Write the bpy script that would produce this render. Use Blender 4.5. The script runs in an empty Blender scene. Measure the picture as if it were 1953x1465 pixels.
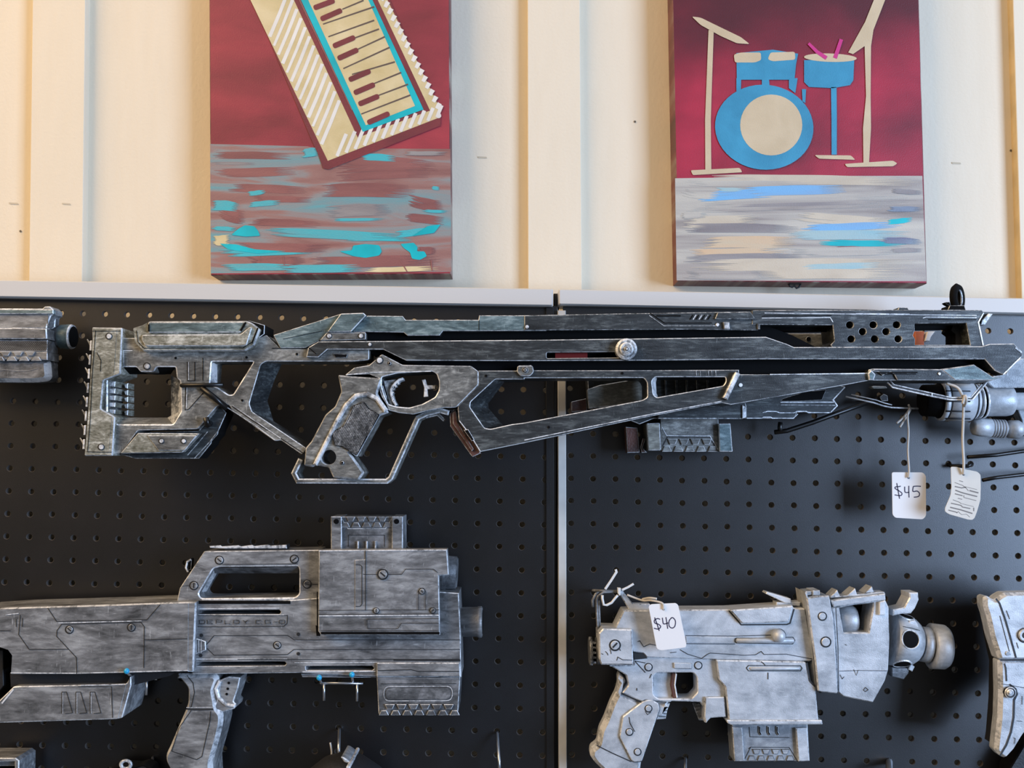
import bpy, math, random
from mathutils import Vector, Matrix
from mathutils.geometry import tessellate_polygon
random.seed(7)
SC = bpy.context.scene
COL = SC.collection
F, D, AL = 1950.0, 1.162, math.radians(4.0)
CA, SA = math.cos(AL), math.sin(AL)

def at(px, py, Y=0.0):
    """world point of a spot in the room that lies Y metres in front of the pegboard face"""
    x = (px - 976.5) / F; y = (732.5 - py) / F
    dy = CA - y * SA; dz = y * CA + SA
    t = (D - Y) / dy
    return Vector((x * t, -Y, dz * t))
def U(Y): return (D - Y) / F          # metres per pixel at that depth

def crop(ox, oy, s):
    def f(*p):
        return [(ox + a / s, oy + b / s) for a, b in p]
    return f
K1 = crop(140, 570, 3.906); K2 = crop(540, 570, 3.906); K3 = crop(1000, 540, 3.906); K4 = crop(1453, 530, 3.906)
M1 = crop(0, 970, 2.96); M2 = crop(460, 970, 2.96)
P1 = crop(1080, 1070, 3.71); P2 = crop(1450, 1070, 3.71)
RR = crop(1820, 1100, 4.015); LL = crop(0, 560, 8.14)
PA = crop(380, 0, 2.712); PB = crop(1260, 0, 2.617)
V = crop(1180, 700, 7.511); W = crop(1420, 700, 6.975); Z = crop(1700, 640, 7.711)
TG = crop(1650, 680, 4.44); HK = crop(1100, 1080, 9.765); MZ = crop(1700, 1110, 7.71); TR = crop(690, 670, 9.157)
ST = crop(1790, 880, 12.21)

# ------------------------------------------------------------------ materials
def newmat(name):
    m = bpy.data.materials.new(name); m.use_nodes = True
    return m, m.node_tree.nodes, m.node_tree.links, m.node_tree.nodes['Principled BSDF']
def lin(c):
    return tuple(((v / 255) / 12.92 if v / 255 <= .04045 else ((v / 255 + .055) / 1.055) ** 2.4) for v in c) + (1,)
def plain(name, c, rough=.5, metal=0, spec=.5, bump=0, bscale=400, var=0):
    m, n, l, b = newmat(name)
    b.inputs['Base Color'].default_value = lin(c); b.inputs['Roughness'].default_value = rough
    b.inputs['Metallic'].default_value = metal; b.inputs['Specular IOR Level'].default_value = spec
    if bump or var:
        tc = n.new('ShaderNodeTexCoord')
        no = n.new('ShaderNodeTexNoise'); no.inputs['Scale'].default_value = bscale; no.inputs['Detail'].default_value = 4
        l.new(tc.outputs['Object'], no.inputs['Vector'])
        if bump:
            bp = n.new('ShaderNodeBump'); bp.inputs['Strength'].default_value = bump; bp.inputs['Distance'].default_value = .001
            l.new(no.outputs['Fac'], bp.inputs['Height']); l.new(bp.outputs['Normal'], b.inputs['Normal'])
        if var:
            n2 = n.new('ShaderNodeTexNoise'); n2.inputs['Scale'].default_value = bscale / 12; n2.inputs['Detail'].default_value = 3
            l.new(tc.outputs['Object'], n2.inputs['Vector'])
            r = n.new('ShaderNodeValToRGB')
            r.color_ramp.elements[0].position = .3; r.color_ramp.elements[1].position = .7
            r.color_ramp.elements[0].color = lin([max(0, v * (1 - var)) for v in c]); r.color_ramp.elements[1].color = lin([min(255, v * (1 + var)) for v in c])
            l.new(n2.outputs['Fac'], r.inputs['Fac']); l.new(r.outputs['Color'], b.inputs['Base Color'])
    return m
def brushed(name, dark, mid, light, rough=.45, metal=.35, sx=14, sz=60, p0=.36, p1=.68, scratch=1.0):
    """black plastic dry-brushed with silver paint: streaks, mottling, chips and fine scratches"""
    m, n, l, b = newmat(name)
    tc = n.new('ShaderNodeTexCoord')
    def noise(scale, detail, rot=0, dist=0, rg=.6):
        mp = n.new('ShaderNodeMapping'); mp.inputs['Scale'].default_value = scale; mp.inputs['Rotation'].default_value = (0, rot, 0); l.new(tc.outputs['Object'], mp.inputs['Vector'])
        a = n.new('ShaderNodeTexNoise'); a.inputs['Scale'].default_value = 1; a.inputs['Detail'].default_value = detail; a.inputs['Roughness'].default_value = rg; a.inputs['Distortion'].default_value = dist
        l.new(mp.outputs['Vector'], a.inputs['Vector']); return a.outputs['Fac']
    def math_(op, a, c):
        q = n.new('ShaderNodeMath'); q.operation = op
        for k, v in ((0, a), (1, c)):
            if isinstance(v, (int, float)): q.inputs[k].default_value = v
            else: l.new(v, q.inputs[k])
        return q.outputs[0]
    a = noise((sx * 2.2, 30, sz * 1.6), 8, .03, .8, .7); c = noise((sx * 9, 200, sz * 9), 4); blot = noise((24, 24, 30), 3)
    f = math_('ADD', math_('ADD', math_('MULTIPLY', a, .52), math_('MULTIPLY', c, .26)), math_('MULTIPLY', blot, .22))
    r = n.new('ShaderNodeValToRGB'); e = r.color_ramp.elements; q0 = .5 + (p0 - .5) * .62; q1 = .5 + (p1 - .5) * .62
    e[0].position = q0; e[0].color = lin(dark); e[1].position = q1; e[1].color = lin(light)
    x = e.new((q0 + q1) / 2); x.color = lin(mid)
    l.new(f, r.inputs['Fac'])
    s1 = noise((70, 70, 620), 3, .55); s2 = noise((620, 70, 80), 3, .25); sc = math_('MAXIMUM', s1, s2)
    sr = n.new('ShaderNodeValToRGB'); sr.color_ramp.elements[0].position = .66; sr.color_ramp.elements[1].position = .74
    sr.color_ramp.elements[0].color = (0, 0, 0, 1); sr.color_ramp.elements[1].color = (.6 * scratch,) * 3 + (1,)
    l.new(sc, sr.inputs['Fac'])
    mx = n.new('ShaderNodeMix'); mx.data_type = 'RGBA'; l.new(sr.outputs['Color'], mx.inputs[0])
    l.new(r.outputs['Color'], mx.inputs[6]); mx.inputs[7].default_value = lin([min(255, v * 1.12) for v in light])
    l.new(mx.outputs[2], b.inputs['Base Color'])
    g = n.new('ShaderNodeTexNoise'); g.inputs['Scale'].default_value = 1100; g.inputs['Detail'].default_value = 2; l.new(tc.outputs['Object'], g.inputs['Vector'])
    bp = n.new('ShaderNodeBump'); bp.inputs['Strength'].default_value = .3; bp.inputs['Distance'].default_value = .0006
    l.new(math_('ADD', f, g.outputs['Fac']), bp.inputs['Height']); l.new(bp.outputs['Normal'], b.inputs['Normal'])
    b.inputs['Roughness'].default_value = rough; b.inputs['Metallic'].default_value = metal
    return m

MAT = {}
# long rifle : near black with grey wear; silver edges
MAT['rifle'] = brushed('rifle_paint', (30, 33, 35), (56, 60, 62), (112, 118, 118), sx=10, sz=60, p0=.34, p1=.72)
MAT['rifle_stock'] = brushed('rifle_stock_paint', (66, 67, 66), (112, 113, 110), (172, 173, 168), sx=16, sz=50, p0=.34, p1=.7, metal=.2)
MAT['rifle_olive'] = brushed('butt_pad_paint', (88, 88, 76), (138, 138, 126), (204, 205, 196), sx=26, sz=60, metal=.2)
MAT['rifle_teal'] = brushed('top_cover_paint', (62, 78, 82), (96, 116, 120), (150, 168, 170), sx=12, sz=50, metal=.25)
MAT['silver'] = brushed('silver_edge_paint', (120, 123, 126), (186, 190, 194), (238, 240, 242), rough=.38, metal=.3, sx=40, sz=40, p0=.34, p1=.56)
MAT['silver_dim'] = brushed('worn_edge_paint', (64, 66, 68), (136, 139, 141), (214, 217, 219), rough=.38, metal=.3, sx=40, sz=40, p0=.36, p1=.6)
MAT['black'] = plain('recess_black', (7, 7, 8), .85, spec=.15, bump=.2)  # black parts and recesses; its ribbons also paint groove shade on the rifle
MAT['darkgrey'] = plain('dark_grey_plastic', (30, 31, 34), .5, bump=.3)
MAT['brown'] = plain('worn_brown_plastic', (74, 46, 38), .5, bump=.5, var=.4)
MAT['orange'] = plain('orange_plastic', (196, 112, 78), .5)
MAT['red'] = plain('red_plastic', (112, 14, 13), .4)
MAT['beige'] = brushed('second_rifle_beige', (98, 96, 88), (132, 130, 120), (176, 174, 162), sx=18, sz=60, metal=.15)
MAT['blaster'] = brushed('blaster_paint', (62, 64, 66), (118, 120, 122), (172, 175, 177), sx=6, sz=22, p0=.32, p1=.68, metal=.25)
MAT['blaster_dark'] = brushed('blaster_dark_paint', (48, 50, 53), (90, 93, 96), (142, 145, 149), sx=12, sz=22, p0=.32, p1=.68, metal=.25)
MAT['pistol'] = brushed('pistol_paint', (134, 140, 146), (176, 181, 186), (204, 208, 212), sx=7, sz=12, p0=.3, p1=.66, metal=.25, scratch=.5)
MAT['pistol_mag'] = brushed('pistol_magazine_paint', (108, 114, 120), (146, 151, 156), (182, 187, 190), sx=10, sz=16, metal=.25, scratch=.5)
MAT['line'] = plain('groove_shade_and_black_trim', (24, 26, 29), .6)  # groove shade painted on as dark ribbons; also small black fittings
MAT['rubbermesh'] = plain('grip_black', (34, 35, 38), .5)
MAT['blackwire'] = plain('black_coated_wire', (7, 7, 8), .35)
MAT['steel'] = plain('galvanised_steel', (196, 200, 205), .28, metal=.9)
MAT['zip'] = plain('white_nylon', (214, 214, 212), .4)
MAT['string'] = plain('white_cotton_string', (205, 200, 192), .9, bump=.6, bscale=1500)
MAT['card'] = plain('white_tag_card', (228, 226, 224), .6)
MAT['cardgrey'] = plain('cream_tag_card', (206, 202, 192), .7, var=.03)
MAT['ink'] = plain('pen_ink', (52, 44, 72), .6)
MAT['inkgrey'] = plain('grey_print', (120, 116, 112), .8)
MAT['bead'] = plain('blue_bead', (40, 160, 205), .25)
MAT['rail'] = plain('grey_powder_coat', (202, 201, 198), .42, spec=.4, bump=.05)
MAT['strip'] = plain('white_frame', (198, 196, 190), .45, var=.06)
MAT['fibre'] = plain('hardboard_fibre', (72, 67, 63), .75, bump=.6, bscale=2500)
MAT['wood'] = plain('bare_wood_edge', (208, 184, 138), .7, var=.06)
MAT['mark'] = plain('nail_head', (92, 84, 74), .6)
MAT['dent'] = plain('filled_dent', (196, 184, 160), .8)

def board_mat():
    m, n, l, b = newmat('black_hardboard')
    tc = n.new('ShaderNodeTexCoord')
    a = n.new('ShaderNodeTexNoise'); a.inputs['Scale'].default_value = 7; a.inputs['Detail'].default_value = 8; a.inputs['Roughness'].default_value = .7
    l.new(tc.outputs['Object'], a.inputs['Vector'])
    r = n.new('ShaderNodeValToRGB'); r.color_ramp.elements[0].color = lin((8, 8, 10)); r.color_ramp.elements[1].color = lin((18, 18, 22))
    r.color_ramp.elements[0].position = .35; r.color_ramp.elements[1].position = .75
    l.new(a.outputs['Fac'], r.inputs['Fac']); l.new(r.outputs['Color'], b.inputs['Base Color'])
    g = n.new('ShaderNodeTexNoise'); g.inputs['Scale'].default_value = 1200; g.inputs['Detail'].default_value = 2; l.new(tc.outputs['Object'], g.inputs['Vector'])
    bp = n.new('ShaderNodeBump'); bp.inputs['Strength'].default_value = .25; bp.inputs['Distance'].default_value = .0004
    l.new(g.outputs['Fac'], bp.inputs['Height']); l.new(bp.outputs['Normal'], b.inputs['Normal'])
    rr = n.new('ShaderNodeMapRange'); rr.inputs['To Min'].default_value = .31; rr.inputs['To Max'].default_value = .40
    l.new(a.outputs['Fac'], rr.inputs['Value']); l.new(rr.outputs['Result'], b.inputs['Roughness']); b.inputs['Specular IOR Level'].default_value = .8
    return m
MAT['board'] = board_mat()

def wall_mat():
    m, n, l, b = newmat('cream_wall_paint')
    tc = n.new('ShaderNodeTexCoord')
    mp = n.new('ShaderNodeMapping'); mp.inputs['Scale'].default_value = (60, 60, 12); l.new(tc.outputs['Object'], mp.inputs['Vector'])
    a = n.new('ShaderNodeTexNoise'); a.inputs['Scale'].default_value = 1; a.inputs['Detail'].default_value = 6; l.new(mp.outputs['Vector'], a.inputs['Vector'])
    g = n.new('ShaderNodeTexNoise'); g.inputs['Scale'].default_value = 260; g.inputs['Detail'].default_value = 3; l.new(tc.outputs['Object'], g.inputs['Vector'])
    ad = n.new('ShaderNodeMath'); ad.operation = 'ADD'; l.new(a.outputs['Fac'], ad.inputs[0]); l.new(g.outputs['Fac'], ad.inputs[1])
    bp = n.new('ShaderNodeBump'); bp.inputs['Strength'].default_value = .22; bp.inputs['Distance'].default_value = .0012
    l.new(ad.outputs[0], bp.inputs['Height']); l.new(bp.outputs['Normal'], b.inputs['Normal'])
    r = n.new('ShaderNodeValToRGB'); r.color_ramp.elements[0].color = lin((223, 211, 188)); r.color_ramp.elements[1].color = lin((230, 219, 197))
    l.new(a.outputs['Fac'], r.inputs['Fac']); l.new(r.outputs['Color'], b.inputs['Base Color'])
    b.inputs['Roughness'].default_value = .55; b.inputs['Specular IOR Level'].default_value = .3
    return m
MAT['wall'] = wall_mat()

def paint(name, stops, sx, sz, rough=.5, dist=.4, detail=6, bump=.4):
    m, n, l, b = newmat(name)
    tc = n.new('ShaderNodeTexCoord')
    mp = n.new('ShaderNodeMapping'); mp.inputs['Scale'].default_value = (sx, 1, sz); l.new(tc.outputs['Object'], mp.inputs['Vector'])
    a = n.new('ShaderNodeTexNoise'); a.inputs['Scale'].default_value = 1; a.inputs['Detail'].default_value = detail; a.inputs['Distortion'].default_value = dist
    l.new(mp.outputs['Vector'], a.inputs['Vector'])
    r = n.new('ShaderNodeValToRGB'); e = r.color_ramp.elements
    e[0].position = stops[0][0]; e[0].color = lin(stops[0][1]); e[1].position = stops[-1][0]; e[1].color = lin(stops[-1][1])
    for p, c in stops[1:-1]:
        x = e.new(p); x.color = lin(c)
    l.new(a.outputs['Fac'], r.inputs['Fac']); l.new(r.outputs['Color'], b.inputs['Base Color'])
    w = n.new('ShaderNodeTexNoise'); w.inputs['Scale'].default_value = 700; l.new(tc.outputs['Object'], w.inputs['Vector'])
    ad = n.new('ShaderNodeMath'); ad.operation = 'ADD'; l.new(a.outputs['Fac'], ad.inputs[0]); l.new(w.outputs['Fac'], ad.inputs[1])
    bp = n.new('ShaderNodeBump'); bp.inputs['Strength'].default_value = bump; bp.inputs['Distance'].default_value = .0006
    l.new(ad.outputs[0], bp.inputs['Height']); l.new(bp.outputs['Normal'], b.inputs['Normal'])
    b.inputs['Roughness'].default_value = rough
    return m
MAT['maroon'] = paint('maroon_acrylic', [(.3, (118, 42, 52)), (.5, (142, 50, 62)), (.72, (166, 58, 70))], 8, 16)
MAT['maroon_dark'] = paint('dark_maroon_acrylic', [(.3, (104, 44, 52)), (.7, (128, 52, 60))], 20, 20)
MAT['crimson'] = paint('crimson_acrylic', [(.28, (92, 24, 38)), (.5, (146, 30, 54)), (.72, (186, 42, 70))], 7, 9, dist=.2, detail=4)
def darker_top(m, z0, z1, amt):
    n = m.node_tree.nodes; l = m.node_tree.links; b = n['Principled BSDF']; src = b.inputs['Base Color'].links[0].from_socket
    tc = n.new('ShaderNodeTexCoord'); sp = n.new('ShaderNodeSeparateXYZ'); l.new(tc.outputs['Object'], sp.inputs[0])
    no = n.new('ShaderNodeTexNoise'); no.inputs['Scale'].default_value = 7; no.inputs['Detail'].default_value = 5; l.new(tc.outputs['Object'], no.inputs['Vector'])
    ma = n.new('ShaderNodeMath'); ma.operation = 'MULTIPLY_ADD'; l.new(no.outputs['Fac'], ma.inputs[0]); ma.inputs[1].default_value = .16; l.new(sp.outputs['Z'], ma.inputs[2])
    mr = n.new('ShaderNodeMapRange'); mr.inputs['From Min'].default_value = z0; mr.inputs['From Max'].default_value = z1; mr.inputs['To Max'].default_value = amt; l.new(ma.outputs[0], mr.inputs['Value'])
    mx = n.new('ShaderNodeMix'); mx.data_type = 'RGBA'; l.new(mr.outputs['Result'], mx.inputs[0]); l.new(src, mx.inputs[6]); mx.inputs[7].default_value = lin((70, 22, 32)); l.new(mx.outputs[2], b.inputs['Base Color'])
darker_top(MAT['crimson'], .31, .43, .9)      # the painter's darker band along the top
MAT['crimson_dark'] = paint('dark_crimson_acrylic', [(.3, (74, 22, 34)), (.7, (118, 34, 48))], 7, 16, detail=4)
MAT['water'] = paint('mauve_teal_acrylic', [(.3, (134, 92, 88)), (.44, (148, 112, 106)), (.52, (138, 138, 138)), (.62, (110, 148, 154)), (.76, (60, 176, 186))], 5, 42, dist=.9)
MAT['teal'] = plain('teal_acrylic', (20, 176, 186), .35, var=.08, bscale=300)
MAT['tealsoft'] = paint('soft_teal_acrylic', [(.3, (96, 160, 168)), (.7, (44, 180, 190))], 10, 60)
MAT['mauve'] = paint('mauve_acrylic', [(.3, (122, 76, 76)), (.7, (150, 98, 94))], 8, 60)
MAT['creampaint'] = paint('cream_acrylic', [(.3, (196, 178, 128)), (.7, (216, 200, 158))], 30, 30)
MAT['whitepaint'] = plain('white_acrylic', (222, 220, 214), .4, var=.04, bscale=300)
MAT['darkline'] = plain('grey_brown_acrylic', (92, 78, 72), .5)
MAT['stripes'] = paint('grey_cream_acrylic', [(.3, (128, 120, 116)), (.42, (160, 154, 148)), (.55, (182, 178, 168)), (.75, (206, 200, 184))], 3, 55, dist=.7)
MAT['stagecream'] = paint('stage_cream_acrylic', [(.3, (184, 172, 152)), (.7, (204, 194, 174))], 12, 40)
MAT['skyblue'] = paint('sky_blue_acrylic', [(.3, (124, 164, 202)), (.7, (110, 178, 226))], 8, 60)
MAT['aquablue'] = paint('aqua_acrylic', [(.3, (132, 178, 190)), (.7, (170, 188, 186))], 8, 60)
MAT['greystroke'] = paint('grey_acrylic', [(.3, (124, 118, 120)), (.7, (150, 146, 144))], 6, 60)
MAT['drumblue'] = paint('drum_blue_acrylic', [(.3, (46, 128, 162)), (.7, (60, 150, 186))], 25, 25)
MAT['standcream'] = paint('stand_cream_acrylic', [(.3, (192, 173, 140)), (.7, (206, 188, 156))], 25, 25)
MAT['pink'] = plain('pink_acrylic', (196, 52, 128), .45)
MAT['violet'] = paint('violet_grey_acrylic', [(.3, (104, 104, 128)), (.7, (128, 146, 162))], 14, 60)
MAT['peach'] = paint('peach_acrylic', [(.3, (196, 182, 156)), (.7, (208, 176, 140))], 6, 60)
MAT['canvas_edge'] = paint('canvas_side_paint', [(.3, (70, 44, 48)), (.5, (110, 60, 62)), (.7, (150, 140, 130))], 60, 22)

# ------------------------------------------------------------------ geometry
def area2(p): return sum(p[i - 1][0] * p[i][1] - p[i][0] * p[i - 1][1] for i in range(len(p)))
def clean(p):
    o = []
    for q in p:
        if not o or (q[0] - o[-1][0]) ** 2 + (q[1] - o[-1][1]) ** 2 > 1e-10: o.append(q)
    if (o[0][0] - o[-1][0]) ** 2 + (o[0][1] - o[-1][1]) ** 2 < 1e-10: o.pop()
    return o
def offset(p, d):
    """move each edge of ring p to its left by d"""
    n = len(p); out = []
    for i in range(n):
        a, b, c = p[i - 1], p[i], p[(i + 1) % n]
        e1 = (b[0] - a[0], b[1] - a[1]); e2 = (c[0] - b[0], c[1] - b[1])
        l1 = math.hypot(*e1); l2 = math.hypot(*e2)
        n1 = (-e1[1] / l1, e1[0] / l1); n2 = (-e2[1] / l2, e2[0] / l2)
        s = (n1[0] + n2[0], n1[1] + n2[1]); q = 1 + n1[0] * n2[0] + n1[1] * n2[1]
        q = max(q, .35)
        out.append((b[0] + s[0] * d / q, b[1] + s[1] * d / q))
    return out
def rnd(p, r, n=3):
    """round the corners of a pixel polygon"""
    out = []; m = len(p)
    for i in range(m):
        a, b, c = p[i - 1], p[i], p[(i + 1) % m]
        la = math.hypot(a[0] - b[0], a[1] - b[1]); lc = math.hypot(c[0] - b[0], c[1] - b[1])
        k = min(r, la * .45, lc * .45)
        s = (b[0] + (a[0] - b[0]) / la * k, b[1] + (a[1] - b[1]) / la * k); e = (b[0] + (c[0] - b[0]) / lc * k, b[1] + (c[1] - b[1]) / lc * k)
        for j in range(n + 1):
            t = j / n
            out.append(((1 - t) ** 2 * s[0] + 2 * t * (1 - t) * b[0] + t * t * e[0], (1 - t) ** 2 * s[1] + 2 * t * (1 - t) * b[1] + t * t * e[1]))
    return out
def ell(cx, cy, rx, ry=None, n=24, a0=0, a1=360, rot=0):
    ry = rx if ry is None else ry; full = abs(a1 - a0) >= 360
    k = n if full else n + 1; o = []
    for i in range(k):
        a = math.radians(a0 + (a1 - a0) * i / n); x, y = rx * math.cos(a), ry * math.sin(a)
        cr, sr = math.cos(rot), math.sin(rot)
        o.append((cx + x * cr - y * sr, cy + x * sr + y * cr))
    return o
def rect(x0, y0, x1, y1): return [(x0, y0), (x1, y0), (x1, y1), (x0, y1)]

class Thing:
    def __init__(s, name, label, cat, px, py, Y, group=None):
        s.o = bpy.data.objects.new(name, None); s.o.empty_display_size = .02
        s.loc = at(px, py, Y); s.o.location = s.loc; COL.objects.link(s.o)
        s.o['label'] = label; s.o['category'] = cat
        if group: s.o['group'] = group

class Part:
    """collects faces of one part; pixel outlines are laid at a depth Y (metres in front of the board)"""
    def __init__(s, owner, name, mats, label=None, parent=None):
        s.owner, s.name, s.mats, s.label, s.parent = owner, name, mats, label, parent
        s.v, s.f, s.m, s.s = [], [], [], []
    def vert(s, p): s.v.append(p); return len(s.v) - 1
    def face(s, idx, m=0, smooth=False):
        s.f.append(idx); s.m.append(m); s.s.append(smooth)
    def plate(s, pts, Y0, Y1, bev=1.4, holes=(), hbev=None, bd=None, mats=(0, 1, 2), back=True):
        """a slab with the outline pts (pixels), chamfered front rim"""
        u = U(Y0); bw = bev * u; hb = bw if hbev is None else hbev * u; bd = (bw if bd is None else bd)
        def w(p, ccw):
            q = clean([(v.x, v.z) for v in (at(a, b, Y0) for a, b in p)])
            if (area2(q) > 0) != ccw: q.reverse()
            return q
        rings = [w(pts, True)] + [w(h, False) for h in holes]
        ins = [offset(r, bw if i == 0 else hb) if (bw if i == 0 else hb) > 0 else r for i, r in enumerate(rings)]
        base = []
        for r, q in zip(rings, ins):
            a = [s.vert(Vector((x, -Y0, z))) for x, z in q]
            b = [s.vert(Vector((x, -(Y0 - bd), z))) for x, z in r]
            c = [s.vert(Vector((x, -Y1, z))) for x, z in r]
            n = len(r)
            for i in range(n):
                j = (i + 1) % n
                s.face((b[i], b[j], a[j], a[i]), mats[1])
                s.face((c[i], c[j], b[j], b[i]), mats[2])
            base.append((a, c))
        for k, Y, rs in ((0, Y0, ins), (1, Y1, rings)):
            if k and not back: continue
            flat = [i for bb in base for i in bb[k]]
            for t in tessellate_polygon([[Vector((x, z, 0)) for x, z in r] for r in rs]):
                s.face(tuple(flat[i] for i in (t if not k else t[::-1])), mats[0] if not k else mats[2])
        return s
    def flat(s, pts, Y, m):
        """a thin patch of paint or ink lying on a surface"""
        q = clean([(v.x, v.z) for v in (at(a, b, Y) for a, b in pts)])
        if area2(q) < 0: q.reverse()
        ids = [s.vert(Vector((x, -Y, z))) for x, z in q]
        for t in tessellate_polygon([[Vector((x, z, 0)) for x, z in q]]): s.face(tuple(ids[i] for i in t), m)
        return s
    def ribbon(s, pts, w, Y, m=2, w1=None, closed=False):
        n = len(pts); w1 = w if w1 is None else w1; L = []; R = []
        for i in range(n):
            a = pts[i - 1] if (i or closed) else pts[i]; c = pts[(i + 1) % n] if (i < n - 1 or closed) else pts[i]; b = pts[i]
            def un(p, q):
                d = math.hypot(q[0] - p[0], q[1] - p[1]) or 1; return ((q[0] - p[0]) / d, (q[1] - p[1]) / d)
            d1 = un(a, b) if a != b else un(b, c); d2 = un(b, c) if b != c else d1
            nx, ny = -(d1[1] + d2[1]), d1[0] + d2[0]; q = max(1 + d1[0] * d2[0] + d1[1] * d2[1], .5)
            ww = (w + (w1 - w) * i / max(1, n - 1)) / 2
            L.append(s.vert(at(b[0] + nx * ww / q, b[1] + ny * ww / q, Y))); R.append(s.vert(at(b[0] - nx * ww / q, b[1] - ny * ww / q, Y)))
        for i in range(n if closed else n - 1):
            j = (i + 1) % n; s.face((L[i], L[j], R[j], R[i]), m)
        return s
    def bar(s, pts, w, Y0, Y1, bev=1.4, closed=False, mats=(0, 1, 2), w1=None):
        n = len(pts); w1 = w if w1 is None else w1; L = []; R = []
        for i in range(n):
            a = pts[i - 1] if i else None; c = pts[i + 1] if i < n - 1 else None; b = pts[i]
            def un(p, q):
                d = math.hypot(q[0] - p[0], q[1] - p[1]) or 1; return ((q[0] - p[0]) / d, (q[1] - p[1]) / d)
            d1 = un(a, b) if a else un(b, c); d2 = un(b, c) if c else d1
            nx, ny = -(d1[1] + d2[1]), d1[0] + d2[0]; q = max(1 + d1[0] * d2[0] + d1[1] * d2[1], .5)
            ww = (w + (w1 - w) * i / max(1, n - 1)) / 2
            L.append((b[0] + nx * ww / q, b[1] + ny * ww / q)); R.append((b[0] - nx * ww / q, b[1] - ny * ww / q))
        return s.plate(L + R[::-1], Y0, Y1, bev, mats=mats)
    def disc(s, cx, cy, r, Y0, Y1, bev=1, n=20, mats=(0, 1, 2), ry=None):
        return s.plate(ell(cx, cy, r, ry, n), Y0, Y1, bev, mats=mats)
    def dome(s, cx, cy, r, Y, h, m=0, n=20, k=5):
        c = at(cx, cy, Y); rw = r * U(Y); prev = None
        for j in range(k):
            a = math.pi / 2 * j / k; ring = [s.vert(c + Vector((rw * math.cos(a) * math.cos(t), -h * math.sin(a), rw * math.cos(a) * math.sin(t)))) for t in [2 * math.pi * i / n for i in range(n)]]
            if prev:
                for i in range(n): s.face((prev[i], prev[(i + 1) % n], ring[(i + 1) % n], ring[i]), m, True)
            prev = ring
        top = s.vert(c + Vector((0, -h, 0)))
        for i in range(n): s.face((prev[i], prev[(i + 1) % n], top), m, True)
        return s
    def loft(s, A, YA, B, YB, m=0, smooth=False):
        a = [s.vert(at(x, y, YA)) for x, y in A]; b = [s.vert(at(x, y, YB)) for x, y in B]
        for i in range(len(a) - 1): s.face((a[i], a[i + 1], b[i + 1], b[i]), m, smooth)
        return s
    def poly3(s, pts, m=0):
        s.face(tuple(s.vert(at(*p)) for p in pts), m); return s
    def lathe(s, prof, c0, c1, Y, m=0, n=40, caps=True, ms=None, a0=0, a1=360, smooth=True, YE=None):
        """profile [(t 0..1 along the axis, radius px)] turned about the axis from c0 to c1 (pixels) at depth Y"""
        A = at(c0[0], c0[1], Y); B = at(c1[0], c1[1], Y if YE is None else YE); ax = (B - A); u = U(Y)
        d = ax.normalized(); e1 = Vector((0, -1, 0)); e1 = (e1 - d * e1.dot(d)).normalized(); e2 = d.cross(e1)
        rings = []; full = a1 - a0 >= 360; k = n if full else n + 1
        for t, r in prof:
            c = A + ax * t
            rings.append([s.vert(c + (e1 * math.cos(g) + e2 * math.sin(g)) * max(r, .01) * u) for g in [math.radians(a0 + (a1 - a0) * i / n) for i in range(k)]])
        for q in range(len(rings) - 1):
            mm = ms[q] if ms else m
            for i in range(k if full else k - 1):
                j = (i + 1) % k; s.face((rings[q][i], rings[q][j], rings[q + 1][j], rings[q + 1][i]), mm, smooth)
        if caps:
            s.face(tuple(rings[0][::-1]), ms[0] if ms else m); s.face(tuple(rings[-1]), ms[-1] if ms else m)
        return s
    def tube(s, pts, r, m=0, n=8, caps=True):
        P = [at(*p) for p in pts]; rings = []
        T = [(P[min(i + 1, len(P) - 1)] - P[max(i - 1, 0)]).normalized() for i in range(len(P))]
        ref = Vector((0, -1, 0)) if abs(T[0].y) < .8 else Vector((1, 0, 0))
        e = (ref - T[0] * ref.dot(T[0])).normalized()
        for i, p in enumerate(P):
            e = (e - T[i] * e.dot(T[i])).normalized(); g = T[i].cross(e)
            rings.append([s.vert(p + (e * math.cos(a) + g * math.sin(a)) * r) for a in [2 * math.pi * k / n for k in range(n)]])
        for q in range(len(rings) - 1):
            for i in range(n):
                j = (i + 1) % n; s.face((rings[q][i], rings[q][j], rings[q + 1][j], rings[q + 1][i]), m, True)
        if caps: s.face(tuple(rings[0][::-1]), m); s.face(tuple(rings[-1]), m)
        return s
    def torus(s, cx, cy, Y, R, r, m=0, rotz=0, rotx=0, n=28, k=10, sx=1, sz=1):
        c = at(cx, cy, Y); M = Matrix.Rotation(rotz, 3, 'Z') @ Matrix.Rotation(rotx, 3, 'X'); rings = []
        for i in range(n):
            a = 2 * math.pi * i / n
            rings.append([s.vert(c + M @ Vector(((R + r * math.cos(b)) * math.cos(a) * sx, r * math.sin(b), (R + r * math.cos(b)) * math.sin(a) * sz))) for b in [2 * math.pi * j / k for j in range(k)]])
        for i in range(n):
            for j in range(k):
                s.face((rings[i][j], rings[(i + 1) % n][j], rings[(i + 1) % n][(j + 1) % k], rings[i][(j + 1) % k]), m, True)
        return s
    def box(s, x0, x1, y0, y1, z0, z1, m=0):
        """world box; y given as real world y"""
        v = [s.vert(Vector((x, y, z))) for x in (x0, x1) for y in (y0, y1) for z in (z0, z1)]
        for q in ((0, 1, 3, 2), (4, 6, 7, 5), (0, 4, 5, 1), (2, 3, 7, 6), (0, 2, 6, 4), (1, 5, 7, 3)): s.face(tuple(v[i] for i in q), m)
        return s
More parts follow.
